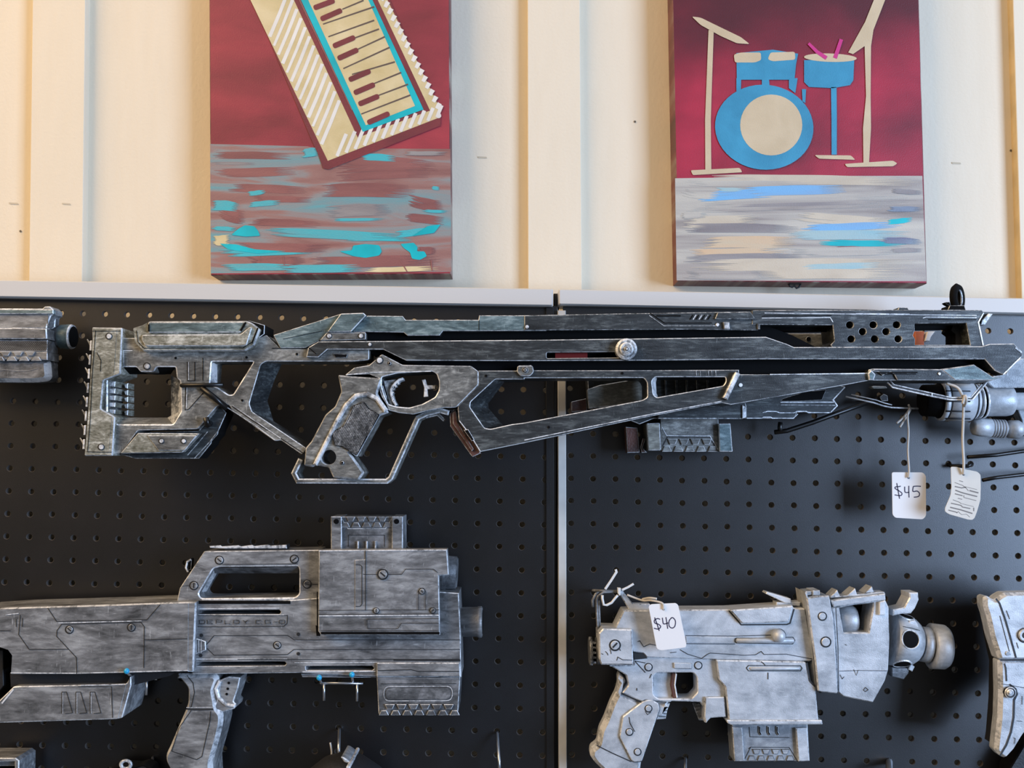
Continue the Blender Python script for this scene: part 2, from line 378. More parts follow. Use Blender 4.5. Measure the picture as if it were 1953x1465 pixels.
    def done(s):
        me = bpy.data.meshes.new(s.name)
        loc = s.owner.loc if s.owner is not None else Vector((0, 0, 0))
        me.from_pydata([tuple(p - loc) for p in s.v], [], s.f)
        for m in s.mats: me.materials.append(MAT[m])
        me.polygons.foreach_set('material_index', s.m); me.polygons.foreach_set('use_smooth', s.s)
        me.validate(); me.update()
        ob = bpy.data.objects.new(s.name, me); COL.objects.link(ob)
        if s.parent is not None: ob.parent = s.parent
        elif s.owner is not None: ob.parent = s.owner.o
        if s.label: ob['label'] = s.label
        return ob

def single(name, label, cat, mats, group=None, kind=None):
    p = Part(None, name, mats); dn = p.done
    def done():
        c = sum(p.v, Vector((0, 0, 0))) / len(p.v)
        class O: pass
        o = O(); o.loc = c; o.o = None; p.owner = o
        me_ob = bpy.data.objects
        save = p.owner; p.parent = None
        ob = _link(p, c)
        if kind: ob['kind'] = kind
        else: ob['label'] = label; ob['category'] = cat
        if group: ob['group'] = group
        return ob
    p.done = done
    return p
def _link(p, c):
    me = bpy.data.meshes.new(p.name); me.from_pydata([tuple(q - c) for q in p.v], [], p.f)
    for m in p.mats: me.materials.append(MAT[m])
    me.polygons.foreach_set('material_index', p.m); me.polygons.foreach_set('use_smooth', p.s); me.validate(); me.update()
    ob = bpy.data.objects.new(p.name, me); ob.location = c; COL.objects.link(ob); return ob

def screws(T, pts, r, Y, mats=('silver', 'silver_dim', 'line'), ang=.7, h=.0012, slot=True, name='screw', parent=None):
    for i, (x, y) in enumerate(pts):
        p = Part(T, name, mats, parent=parent)
        p.flat(ell(x, y, r * 1.35, n=18), Y + .0003, 2)
        p.disc(x, y, r, Y + h, Y, .7, 18, mats=(0, 1, 1))
        if slot:
            a = ang + i * .9; dx, dy = math.cos(a) * r * .75, math.sin(a) * r * .75
            p.ribbon([(x - dx, y - dy), (x + dx, y + dy)], max(1, r * .35), Y + h + .0003, 2)
        p.done()
def teeth(p, x0, x1, yu, yd, n, Y, mats=(0, 1, 1), h=.0022, offs=True, k=.62, flip=False):
    """two interlocking rows of raised trapezoid teeth"""
    pit = (x1 - x0) / n; ym = (yu + yd) / 2; g = (yd - yu) * .06
    for i in range(n):
        c = x0 + pit * (i + .5); a = pit * .42; b = pit * .22
        p.plate([(c - a, yu), (c + a, yu), (c + b, ym - g), (c - b, ym - g)], Y + h, Y, .8, mats=mats, back=False)
    for i in range(n + 1):
        c = x0 + pit * i; a = pit * .42; b = pit * .22
        p.plate([(c - b, ym + g), (c + b, ym + g), (c + a, yd), (c - a, yd)], Y + h, Y, .8, mats=mats, back=False)

# ================================================================== setting
def wallbox(name, x0p, x1p, ytop, ybot, Y0, Y1, mats, tilt=0):
    p = Part(None, name, mats)
    class O: pass
    return p
YW = -0.075                       # wall plane (behind the boards)
def struct_done(p):
    c = sum(p.v, Vector((0, 0, 0))) / len(p.v); ob = _link(p, c); ob['kind'] = 'structure'; return ob
p = Part(None, 'wall_back', ['wall', 'mark', 'dent'])
p.box(-1.7, 1.7, -YW, -YW + .05, -1.5, 1.5, 0)
for x, y in ((39, 441), (1211, 232), (122, 222), (1928, 287)): p.flat(ell(x, y, 2.2, n=10), YW + .0006, 1)
for x, y in ((26, 388), (920, 300), (1824, 311)): p.flat(rnd([(x - 9, y - 2), (x + 8, y - 1), (x + 9, y + 2), (x - 8, y + 1.5)], 1), YW + .0006, 2)
struct_done(p)
YB = YW + .014                    # batten faces
for i, (xa, xb, xc, xd, sidem) in enumerate((((62), 163, 55, 157, 1), (1006, 1106, 1007, 1110, 1), (1932, 2032, 1948, 2050, 2))):
    # (left x at top, right x at top, left x at y=540, right x at y=540)
    ext = lambda a, b, y: a + (b - a) * y / 540
    q = [(ext(xa, xc, -500), -500), (ext(xb, xd, -500), -500), (ext(xb, xd, 1500), 1500), (ext(xa, xc, 1500), 1500)]
    p = Part(None, 'trim_%d' % (i + 1), ['wall', 'wall', 'wood' if sidem == 2 else 'wall', 'mark', 'dent'])
    p.plate(q, YB, YW, 1.0)
    if i == 0: p.flat(rnd([(118, 387), (134, 388), (135, 391), (119, 390)], 1), YB + .0004, 4)
    struct_done(p)

# ================================================================== paintings
YP = -0.038
def canvas(name, label, quad, mats, draw):
    T = Thing(name, label, 'painting', (quad[0][0] + quad[1][0]) / 2, quad[2][1], YP)
    p = Part(T, 'canvas', mats)
    p.plate(quad, YP, YW + .0005, 1.6, mats=(0, 1, 1))
    draw(p)
    p.done(); return T
def lens(p, x0, x1, y, h, Y, m, dy=0, X=PA, n=14, w=.5):
    """a dry brush stroke: a bundle of tapering bristle tracks"""
    rs = random.Random(int(x0 * 7 + y)); k = max(3, int(h / 7)); hh = h / k
    for q in range(k):
        c = (q + .5) / k; e = 1 - abs(c - w) * .5; a = x0 + (x1 - x0) * rs.uniform(0, .16); b = x1 - (x1 - x0) * rs.uniform(0, .22) * (1.3 - e)
        ph = rs.uniform(0, 1) ; top = []; bot = []
        for i in range(n + 1):
            t = i / n; f = min(1, t * 5 + .12) * min(1, (1 - t) * 3 + .05); g = math.sin(t * 3 + x0) * h * .10
            x = a + (b - a) * t; yy = y - h / 2 + hh * (q + .5) + dy * t + g
            top.append((x, yy - hh * (.62 + .1 * math.sin(t * 13 + ph)) * f)); bot.append((x, yy + hh * .62 * f))
        p.flat(X(*(top + bot[::-1])), Y + .000004 * q, m)
def inter(a, b, c, d):
    x1, y1 = a; x2, y2 = b; x3, y3 = c; x4, y4 = d
    den = (x1 - x2) * (y3 - y4) - (y1 - y2) * (x3 - x4)
    t = ((x1 - x3) * (y3 - y4) - (y1 - y3) * (x3 - x4)) / den
    return (x1 + t * (x2 - x1), y1 + t * (y2 - y1)), t

def draw_keys(p):
    Y = YP; s = .00012
    # sea
    p.flat(PA((56, 745), (560, 757), (610, 770), (760, 776), (900, 768), (1298, 770), (1304, 1406), (60, 1414)), Y + s, 2)
    L = [  # x0,x1,y,h,material,dy
        (60, 480, 805, 36, 'm', 4), (70, 510, 890, 44, 'm', -4), (60, 300, 845, 14, 'g', 2), (650, 1240, 830, 60, 'm', 30), (700, 1200, 900, 70, 'm', -10),
        (130, 560, 975, 40, 'm', 6), (600, 1120, 985, 70, 'm', 8), (250, 600, 1030, 30, 'm', 0), (100, 240, 1100, 70, 'm', 20), (230, 640, 1150, 34, 'm', 10),
        (1080, 1268, 1040, 60, 'm', 22), (1060, 1270, 1130, 44, 'm', 10), (650, 1000, 1095, 60, 'g', -6), (820, 1020, 812, 34, 't', 10), (1200, 1245, 970, 18, 't', 4),
        (240, 350, 1000, 22, 't', -6), (230, 430, 1062, 26, 't', -16), (690, 970, 1138, 14, 't', -6), (60, 210, 1065, 50, 't', 5), (1000, 1220, 1210, 34, 't', -20),
        (300, 1110, 1205, 46, 't', 20), (90, 620, 1305, 40, 't', -6), (60, 200, 1182, 20, 't', 6), (700, 1110, 1240, 12, 't', 0), (170, 700, 1272, 44, 'm', 12), (240, 560, 1345, 50, 'm', 10),
        (560, 1270, 1352, 56, 'm', -6), (110, 520, 1385, 34, 't', -2), (420, 860, 1395, 40, 't', -14), (1120, 1230, 1290, 36, 'm', 12), (830, 1240, 1395, 24, 'c', -8), (70, 160, 1240, 50, 'c', 0),
        (1150, 1290, 1090, 14, 't', 4), (530, 620, 790, 44, 't', 0), (1050, 1290, 790, 20, 'g', 4)]
    mm = {'m': 11, 't': 10, 'g': 12, 'c': 6}
    for i, (a, b, y, h, c, dy) in enumerate(L): lens(p, a, b, y, h, Y + s * (2 + i * .12), mm[c], dy)
    for q in ([(165, 1215), (200, 1185), (235, 1165), (285, 1170), (305, 1195), (315, 1220), (240, 1224)],
              [(725, 1300), (790, 1295), (795, 1270), (860, 1262), (930, 1268), (945, 1300), (930, 1322), (860, 1334), (800, 1326)],
              [(1040, 1262), (1110, 1255), (1130, 1280), (1125, 1300), (1165, 1300), (1178, 1325), (1140, 1345), (1100, 1338), (1090, 1305), (1060, 1285)],
              [(105, 1260), (190, 1264), (290, 1290), (450, 1300), (300, 1312), (150, 1290)], [(1180, 1170), (1250, 1160), (1215, 1205), (1100, 1222)]):
        p.flat(rnd(PA(*q), 3), Y + s * 7, 5)
    for q in ([(1040, 1345), (1075, 1405)], [(1200, 1345), (1205, 1400)], [(310, 1325), (320, 1350)], [(435, 1325), (440, 1370)]): p.ribbon(PA(*q), 3, Y + s * 7.4, 11, 2)
    # darker maroon around the keyboard
    p.flat(PA((250, -60), (590, 745), (612, 790), (640, 872), (670, 876), (1248, 650), (1250, 600), (960, -60)), Y + s * 8, 3)
    A, B, C, E2 = (236, -60), (665, 832), (1252, 604), (945, -60)
    i0, i1, i2, i3 = (462, -60), (820, 712), (1194, 572), (895, -60)
    p.flat(PA(A, B, C, (1236, 545), E2, i3, i2, i1, i0), Y + s * 9, 6)
    # white diagonal strokes on the left band
    for k in range(18):
        t = .02 + k * .052
        a = (A[0] + (B[0] - A[0]) * t + 8, A[1] + (B[1] - A[1]) * t)
        b, tt = inter(a, (a[0] + 40, a[1] - 98), i0, i1)
        if t > .86: b = (a[0] + 62, a[1] - 152) if t > .93 else b
        b = (a[0] + (b[0] - a[0]) * .97, a[1] + (b[1] - a[1]) * .97)
        if b[1] < -60: continue
        p.ribbon(PA(a, ((a[0] + b[0]) / 2 + 2, (a[1] + b[1]) / 2), b), 5.0 + (k % 3), Y + s * 10, 7, 6.5)
    for k in range(12):
        t = .08 + k * .08
        a = (B[0] + (C[0] - B[0]) * t, B[1] + (C[1] - B[1]) * t - 6)
        h = 120 - t * 60
        b = (a[0] + h * .42, a[1] - h)
        p.ribbon(PA(a, b), 6.5, Y + s * (10.05 + k * .05), 7, 7)
    for k in range(17):
        t = k / 16; x = 945 + (1230 - 945) * t; y = -20 + (540 + 20) * t
        p.ribbon(PA((x - 2, y + 22), (x + 14, y - 6)), 7, Y + s * (10.7 + k * .01), 7, 9)
    p.flat(ell(*PA((1238, 598))[0], 5), Y + s * 10.95, 7)
    # teal frame, cream keys
    p.flat(PA((498, -60), (846, 682), (1160, 566), (868, -60)), Y + s * 11, 5)
    p.flat(PA((536, -60), (862, 648), (1116, 548), (848, -60)), Y + s * 12, 6)
    p.ribbon(PA((505, -30), (600, 170), (700, 380), (790, 570)), 3, Y + s * 11.5, 9, 2)
    for a, b in (((740, 48), (850, 2)), ((640, 125), (905, 35)), ((668, 190), (905, 105)), ((700, 235), (930, 150)), ((820, 255), (960, 190)), ((745, 355), (985, 245)), ((790, 385), (1012, 320)),
                 ((885, 440), (1045, 375)), ((910, 500), (1080, 436)), ((838, 590), (1092, 492))):
        p.ribbon(PA(a, b), 2.4, Y + s * 13, 8, 3.2)
    for a, b in (((592, 42), (700, 2)), ((628, 100), (738, 52)), ((692, 240), (806, 192)), ((716, 304), (822, 256)), ((774, 414), (886, 366)), ((800, 482), (908, 436)), ((824, 540), (930, 496)), ((870, 636), (984, 586))):
        (x0, y0), (x1, y1) = PA(a, b)
        an = math.atan2(y1 - y0, x1 - x0); ln = math.hypot(x1 - x0, y1 - y0)
        q = rnd([(x0 + math.cos(an) * u_ - math.sin(an) * v_, y0 + math.sin(an) * u_ + math.cos(an) * v_) for u_, v_ in ((0, -5.2), (ln, -5.2), (ln, 5.2), (0, 5.2))], 5)
        p.flat(q, Y + s * 14, 3)
canvas('canvas_painting', 'canvas painting of a tilted keyboard over turquoise and mauve water, hanging on the cream wall', [(398, -170), (856.5, -170), (860, 523), (402, 525)],
       ['maroon', 'canvas_edge', 'water', 'maroon_dark', 'line', 'teal', 'creampaint', 'whitepaint', 'darkline', 'mauve', 'tealsoft', 'mauve', 'greystroke'], draw_keys)

def draw_drums(p):
    Y = YP; s = .00012
    p.flat(PB((72, 890), (500, 884), (800, 878), (1306, 878), (1326, 1404), (80, 1400)), Y + s, 2)
    lens(p, 230, 1308, 898, 46, Y + s * 2, 4, 6, PB, w=.55)
    LS = [(100, 760, 915, 30, 8, 0), (160, 560, 985, 44, 5, -18), (400, 950, 962, 46, 5, -20), (100, 300, 962, 40, 8, 10), (270, 420, 945, 18, 6, 0), (110, 1290, 1035, 60, 8, -30), (300, 1000, 1030, 16, 7, -18),
          (100, 500, 1110, 60, 4, -14), (640, 1180, 1085, 46, 4, 20), (110, 700, 1140, 44, 7, 4), (680, 1230, 1135, 34, 5, -10), (1130, 1262, 1112, 24, 9, -20), (600, 1260, 1176, 44, 6, 0), (780, 1230, 1208, 28, 9, 10),
          (180, 700, 1216, 56, 10, -10), (120, 640, 1262, 40, 10, -10), (870, 1010, 1236, 12, 11, 0), (640, 1250, 1262, 40, 8, -20), (110, 720, 1295, 44, 7, -6), (130, 1290, 1330, 60, 4, -14), (680, 1100, 1332, 30, 6, -6),
          (100, 600, 1372, 40, 8, -4), (430, 1260, 1368, 46, 4, 6), (1150, 1310, 950, 22, 7, 10), (1120, 1316, 1040, 24, 16, 6), (1090, 1316, 1200, 30, 16, 8), (1140, 1316, 1250, 20, 12, 0), (90, 240, 1075, 30, 8, 0)]
    for i, (a, b, y, h, m, dy) in enumerate(LS): lens(p, a, b, y, h, Y + s * (2.6 + i * .15), m, dy, PB)
    Yp = Y + s * 8
    R = lambda a, w, m, w1=None, k=0: p.ribbon(PB(*a), w / 2.617, Yp + s * k, m, None if w1 is None else w1 / 2.617)
    # stands
    R([(252, 150), (243, 400), (236, 600), (238, 855)], 26, 13, 30)
    p.flat(rnd(PB((155, 82), (200, 88), (290, 132), (400, 185), (445, 220), (380, 216), (300, 180), (200, 125)), 4), Yp + s, 13)
    p.flat(rnd(PB((150, 850), (395, 838), (408, 860), (160, 874)), 3), Yp + s, 13)
    # drums
    p.flat(PB((378, 265), (560, 248), (686, 268), (676, 320), (668, 398), (380, 398)), Yp, 14)
    p.flat(PB((378, 390), (402, 390), (400, 455), (378, 455)), Yp + s * .4, 14); p.flat(PB((640, 390), (684, 390), (672, 465), (640, 440)), Yp + s * .4, 14)
    p.flat(PB((505, 390), (540, 390), (545, 440), (505, 440)), Yp + s * .4, 14)
    p.flat(rnd(PB((365, 272), (400, 262), (500, 262), (502, 300), (470, 312), (370, 312)), 4), Yp + s, 13); p.flat(rnd(PB((548, 262), (670, 258), (672, 298), (560, 306), (534, 296)), 4), Yp + s, 13)
    p.flat(ell(*PB((517, 635))[0], 246 / 2.617, 212 / 2.617, 48, rot=.1), Yp + s * 2, 14)
    p.flat(ell(*PB((552, 624))[0], 155 / 2.617, 152 / 2.617, 40), Yp + s * 3, 13)
    p.flat(PB((716, 300), (966, 302), (962, 400), (945, 425), (860, 440), (740, 434), (716, 410)), Yp, 14)
    p.flat(ell(*PB((847, 288))[0], 132 / 2.617, 21 / 2.617, 30, rot=.03), Yp + s, 13)
    p.flat(PB((705, 445), (726, 445), (722, 515), (708, 505)), Yp, 14)
    R([(864, 435), (866, 600), (866, 772)], 28, 14, 26); p.flat(rnd(PB((768, 774), (950, 776), (972, 798), (790, 792)), 3), Yp + s, 13)
    p.flat(PB((1072, -20), (1128, -20), (1062, 150), (1050, 230), (1048, 480), (1050, 640), (1040, 815), (1012, 815), (1010, 640), (1025, 480), (1018, 230), (960, 270), (936, 262), (1020, 110)), Yp + s, 13)
    p.flat(rnd(PB((918, 818), (1160, 802), (1182, 816), (1160, 830), (930, 834)), 3), Yp + s * 2, 13)
    R([(738, 216), (780, 258), (828, 290)], 14, 15, 20, 3); R([(902, 196), (884, 250), (870, 290)], 18, 15, 20, 3)
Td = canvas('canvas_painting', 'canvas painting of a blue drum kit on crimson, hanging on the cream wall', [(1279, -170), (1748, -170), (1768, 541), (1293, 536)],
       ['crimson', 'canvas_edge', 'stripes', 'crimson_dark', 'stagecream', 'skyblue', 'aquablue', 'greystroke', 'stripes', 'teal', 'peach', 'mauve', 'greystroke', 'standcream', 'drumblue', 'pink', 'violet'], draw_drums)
p = Part(Td, 'hanger_clip', ['steel', 'line'], label='small bent wire hanger clip under the frame')
cx = [(1505, 540), (1506, 546), (1511, 548), (1515, 545), (1519, 550), (1524, 548), (1527, 541)]
p.tube([(x, y, YP - .012) for x, y in cx], .0011, 1); p.plate(rect(1506, 536, 1526, 542), YP - .008, YP - .016, .6, mats=(1, 1, 1)); p.done()

# ================================================================== pegboards
def pegboard(name, label, o, u, v, c0, c1, r0, r1, xL, xR, zT, rail, mats, extra):
    T = Thing(name, label, 'pegboard', rail[4], 1460, 0)
    p = Part(T, 'board', ['board', 'fibre'])
    O = Vector((o[0], 0, o[1])); Uu = Vector((u[0], 0, u[1])); Vv = Vector((v[0], 0, v[1])); N = 16; r = .0031; th = .005
    rr = random.Random(3)
    for c in range(c0, c1 + 1):
        for q in range(r0, r1 + 1):
            ctr = O + Uu * c + Vv * q + Vector((rr.uniform(-.0003, .0003), 0, rr.uniform(-.0003, .0003)))
            f = []; b = []; sq = []; sb = []; k0 = []
            for i in range(N):
                a = 2 * math.pi * i / N; ca, sa = math.cos(a), math.sin(a); k = .5 / max(abs(ca), abs(sa)); ex, ez = ca * k, -sa * k
                if c == c0 and ex < -.499 + 0: ex = -xL if abs(ex + .5) < .01 else ex
                P = O + Uu * (c + (ex if ex > -.51 else ex)) + Vv * (q + ez)
                if c == c1 and abs(ex - .5) < .01: P = O + Uu * (c + xR) + Vv * (q + ez)
                if q == r0 and abs(ez + .5) < .01: P = O + Uu * (c + ex) + Vv * (q - zT)
                sq.append(p.vert(P)); sb.append(p.vert(P + Vector((0, th, 0))))
                f.append(p.vert(ctr + Vector((r * 1.16 * ca, 0, r * 1.16 * sa)))); k0.append(p.vert(ctr + Vector((r * ca, .0006, r * sa)))); b.append(p.vert(ctr + Vector((r * ca, th, r * sa))))
            for i in range(N):
                j = (i + 1) % N
                p.face((sq[i], sq[j], f[j], f[i]), 0); p.face((f[i], f[j], k0[j], k0[i]), 1); p.face((k0[i], k0[j], b[j], b[i]), 1); p.face((b[i], b[j], sb[j], sb[i]), 0)
    p.done()
    p = Part(T, 'top_rail', mats, label='grey rounded metal rail along the top')
    x0, y0, x1, y1, _, h = rail
    q = [(x0, y0), (x1, y1), (x1 + .3, y1 + h), (x0 + .3, y0 + h)]
    p.plate(rnd(q, 4), .012, -.022, 2.6, bd=.004)
    p.done()
    extra(T)
def left_extra(T):
    p = Part(T, 'side_panel', ['darkgrey', 'darkgrey', 'darkgrey']); p.plate([(-205, 560), (-190, 560), (-190, 1640), (-205, 1640)], .004, YW + .016, 1); p.done()  # unseen end panel, added to stop light leaking in behind the board
    p = Part(T, 'edge_trim', ['board', 'darkgrey', 'black'], label='black edge strip down the right side')
    p.plate([(1041, 586), (1056, 586), (1057, 1640), (1042, 1640)], .003, .0002, .9); p.done()
    p = Part(T, 'frame_post', ['darkgrey', 'black', 'black'])
    p.plate([(1056, 560), (1066, 560), (1066, 1640), (1057, 1640)], -.012, -.022, .5)
    p.done()
def right_extra(T):
    p = Part(T, 'side_panel', ['darkgrey', 'darkgrey', 'darkgrey']); p.plate([(2148, 600), (2163, 600), (2163, 1640), (2148, 1640)], .004, YW + .016, 1); p.done()  # same unseen closure at the right end, added to keep light out
    p = Part(T, 'side_rail', ['strip', 'strip', 'strip'], label='pale flat metal strip down the left side')
    p.plate([(1063.5, 592), (1079, 592), (1081.5, 1640), (1066, 1640)], .0055, -.01, 1.2)
    p.plate([(1055.5, 584), (1063, 584), (1064, 601), (1056.5, 600)], -.002, -.012, .4); p.done()
pegboard('pegboard', 'black pegboard left of the pale vertical strip, behind the big grey blaster', (-.491083, .162070), (.0252463, -.00053187), (-.000297484, -.0254554), -8, 21, 0, 23, .5, .5, .5 + .3,
         (-205, 530, 1055, 550, 500, 34), ['rail', 'rail', 'rail'], left_extra)
pegboard('pegboard', 'black pegboard right of the pale vertical strip, bluish with window light', (.0665199, -.1275063), (.0251746, -.00053872), (3.245e-6, -.0254768), 0, 24, -11, 13, .32, .5, .9,
         (1065, 550.5, 2163, 572, 1500, 31), ['rail', 'rail', 'rail'], right_extra)

# ================================================================== long front rifle
YF, YK = .110, .072
R = Thing('toy_rifle', 'long black and silver toy rifle with skeleton stock, hung across both pegboards', 'toy gun', 900, 870, YK)
RM = ['rifle', 'silver', 'rifle', 'black', 'silver_dim', 'red', 'rifle_teal']
SM = ['rifle_stock', 'silver', 'rifle_stock', 'black', 'silver_dim', 'rifle']
# core behind the covers
p = Part(R, 'receiver_core', ['black', 'black', 'black'])
p.plate([(690, 618), (1440, 612), (1512, 640), (1560, 664), (1890, 662), (1905, 700), (1880, 712), (1640, 722), (1300, 714), (905, 712), (720, 684), (690, 660)], YF - .012, YK, 1)
p.done()
# stock
p = Part(R, 'stock', SM)
outer = K1((300, 292), (1380, 292), (1440, 268), (1540, 365), (2202, 368), (2202, 455), (2092, 466), (1430, 466), (1395, 490), (1310, 780), (1330, 840), (1735, 1112), (1702, 1160), (1545, 1052), (1500, 1060), (1180, 832),
           (1165, 795), (1120, 775), (1070, 800), (925, 970), (480, 980), (355, 1150), (280, 1150), (230, 900), (230, 560))
h1 = K1((255, 562), (330, 562), (368, 508), (470, 508), (500, 545), (600, 545), (620, 508), (762, 508), (770, 590), (795, 610), (803, 835), (742, 935), (330, 935), (255, 890))
h2 = K1((1030, 468), (1342, 468), (1190, 712), (1158, 716), (1075, 660), (1018, 640))
p.plate(rnd(outer, 3, 2), YF, YK, 1.3, holes=[rnd(h1, 3, 2), rnd(h2, 3, 2)], hbev=2.2)
for q in ([(368, 505), (368, 378), (440, 378)], [(850, 470), (850, 610), (905, 610), (905, 470)], [(965, 440), (965, 610)], [(838, 660), (832, 828), (860, 822), (968, 700)], [(1180, 800), (1330, 905), (1500, 1010), (1720, 1155)],
          [(1540, 365), (1440, 268)], [(1480, 368), (1740, 370)]):
    p.ribbon(K1(*q), 1.3, YF + .0004, 3)
for q in ([(374, 500), (374, 384), (440, 384)], [(857, 470), (857, 604)], [(845, 662), (840, 812)], [(1188, 796), (1545, 1040)], [(1100, 780), (1350, 940), (1500, 1052)]): p.ribbon(K1(*q), 1.4, YF + .0005, 1)
for x, y in ((762, 441), (1258, 757), (1290, 436), (1665, 412)): p.flat(ell(*K1((x, y))[0], 2.4, n=10), YF + .0005, 3)
# chamfered hole linings
p.loft(K1((1430, 466), (1395, 490), (1310, 780), (1330, 840)), YF - .001, K1((1560, 470), (1500, 600), (1445, 760), (1490, 910)), YF - .032, 5)
p.loft(K1((1330, 840), (1735, 1112)), YF - .001, K1((1490, 910), (1760, 1080)), YF - .032, 5)
p.loft(K1((1030, 468), (1018, 640)), YF - .001, K1((1072, 490), (1072, 625)), YF - .015, 1)
p.loft(K1((803, 610), (803, 835), (742, 935)), YF - .001, K1((728, 570), (728, 870), (700, 885)), YF - .02, 4)
p.loft(K1((742, 935), (330, 935)), YF - .001, K1((700, 885), (330, 885)), YF - .02, 0)
p.loft(K1((330, 508), (762, 508)), YF - .001, K1((330, 562), (725, 562)), YF - .02, 3)
p.done()
screws(R, K1((547, 502)), 5.5, YF, slot=False)
p = Part(R, 'strut_block', ['rifle', 'silver_dim', 'black'])
p.plate(K1((475, 1000), (925, 985), (1065, 815), (1095, 800), (1140, 850), (1080, 985), (1075, 1010), (1030, 1060), (1025, 1080), (935, 1190), (460, 1190), (350, 1160)), YF - .010, YK, 1.2)
for q in ([(940, 980), (1060, 840)], [(850, 1165), (920, 1085), (1000, 990)], [(900, 1190), (1020, 1060), (1080, 980)]): p.ribbon(K1(*q), 1.6, YF - .0095, 1)
p.done()
p = Part(R, 'stock_plate', ['rifle_olive', 'silver', 'rifle_stock', 'black', 'rifle_stock'])
p.plate(rnd(K1((480, 1000), (940, 1003), (812, 1145), (350, 1152)), 2, 2), YF + .003, YF - .006, 1.3)
p.plate(rnd(K1((548, 1018), (918, 1018), (830, 1130), (632, 1130)), 2, 2), YF + .0045, YF + .002, 1.2, mats=(4, 1, 4))
p.done()
screws(R, K1((655, 1060), (820, 1060)), 4.2, YF + .0045, slot=False)
# butt pad
p = Part(R, 'butt_pad', ['rifle_olive', 'silver', 'rifle_olive', 'black', 'silver_dim'], label='worn olive grey butt pad with ribbed edge')
p.plate(rnd(K1((135, 212), (360, 215), (362, 238), (348, 560), (222, 608), (203, 820), (308, 880), (290, 1170), (78, 1170), (100, 900), (128, 500), (138, 300)), 2, 2), YF + .006, YK - .004, 1.8, bd=.002)
p.loft(K1((322, 232), (300, 560)), YF + .0063, K1((362, 238), (348, 560)), YF - .006, 4); p.loft(K1((285, 870), (262, 1150)), YF + .0063, K1((308, 880), (290, 1165)), YF - .006, 4)
p.loft(K1((348, 560), (222, 608), (203, 820), (308, 880)), YF + .004, K1((360, 575), (245, 620), (235, 815), (320, 875)), YF - .012, 1)
for q in ([(140, 240), (350, 240)], [(165, 235), (140, 560), (125, 900), (105, 1140)], [(175, 400), (205, 460), (200, 540)], [(105, 1140), (285, 1142)]): p.ribbon(K1(*q), 1.2, YF + .0064, 3)
for k in range(8):
    x, y = 133 - k * 7.5, 330 + k * 105
    p.plate(K1((x + 6, y + 12), (x - 28, y - 30), (x - 34, y - 26), (x - 4, y + 34), (x + 4, y + 40)), YF - .002, YK + .01, .5, mats=(4, 1, 3)); p.plate(K1((x + 4, y - 20), (x - 10, y - 18), (x - 14, y + 55), (x + 2, y + 55)), YF + .004, YK, .8, mats=(1, 1, 0))
for k in range(5):
    y = 640 + k * 50; p.plate(K1((252, y - 18), (312, y - 26 + k * 3), (308, y + 16), (262, y + 12)), YF - .006, YK, 1, mats=(1, 1, 0))
    p.plate(K1((378, y), (406, y - 12), (404, y + 30), (384, y + 22)), YF - .02, YK, 1, mats=(4, 1, 0))
p.done()
screws(R, K1((264, 278), (206, 1104)), 5, YF + .006, slot=False)
# cheek rest
p = Part(R, 'cheek_rest', ['rifle_olive', 'silver', 'rifle_olive', 'black', 'rifle_teal'])
p.plate(rnd(K1((436, 215), (500, 196), (560, 164), (1290, 162), (1330, 180), (1388, 225), (1345, 345), (1275, 388), (515, 390), (452, 325)), 2, 2), YF + .010, YK, 2.2, bd=.004)
p.plate(K1((1300, 160), (1425, 196), (1422, 262), (1380, 292), (1345, 340), (1385, 225)), YF + .002, YK, 1.2, mats=(3, 1, 3))
p.plate(rnd(K1((556, 174), (1282, 172), (1240, 250), (556, 252)), 2, 2), YF + .0125, YF + .009, 1.6, mats=(4, 1, 4))
p.plate(rnd(K1((512, 268), (1244, 264), (1310, 210), (1330, 215), (1290, 345), (1262, 352), (535, 352), (505, 300)), 2, 2), YF + .0135, YF + .009, 1.6, mats=(0, 1, 0))
p.ribbon(K1((1284, 176), (1245, 240)), 4, YF + .0136, 3); p.ribbon(K1((1375, 215), (1330, 330)), 2.5, YF + .0106, 3); p.ribbon(K1((470, 235), (480, 320), (525, 368), (1265, 366), (1325, 325)), 1.2, YF + .0106, 3); p.ribbon(K1((562, 190), (562, 245)), 3, YF + .0136, 3)
p.done()
# teal wedge and top cover
p = Part(R, 'receiver_wedge', ['rifle_teal', 'silver', 'rifle_teal', 'black', 'rifle_stock'])
p.plate(K2((-72, 270), (0, 247), (430, 112), (500, 108), (500, 245), (330, 248), (270, 310), (165, 365), (-22, 366)), YF + .002, YK, 1.0)
p.plate(rnd(K2((328, 246), (428, 110), (598, 104), (618, 124), (505, 245)), 2, 2), YF + .007, YF - .01, 1.6)
p.loft(K2((598, 104), (500, 246)), YF + .0074, K2((625, 128), (520, 250)), YF - .004, 1)
p.plate(rnd(K2((325, 252), (615, 250), (616, 303), (270, 312)), 2, 2), YF + .005, YF - .005, 1.2, mats=(4, 1, 4))
p.ribbon(K2((0, 300), (290, 240)), 1.0, YF + .0024, 3)
p.done()
screws(R, K2((342, 276), (580, 276)), 4.4, YF + .005, slot=False)
p = Part(R, 'top_cover', ['rifle_teal', 'silver', 'rifle', 'black', 'rifle'])
p.plate(K2((520, 245), (628, 126), (890, 128), (912, 157), (1455, 157), (1460, 124), (1960, 124)) + K2((1960, 238), (1190, 240), (1165, 273), (925, 273), (897, 250)), YF + .001, YK, 1.2)
p.ribbon(K2((1460, 160), (1460, 235)), 1, YF + .0014, 3)
p.done()
p = Part(R, 'top_cover_front', ['rifle', 'silver_dim', 'rifle', 'black', 'silver_dim'])
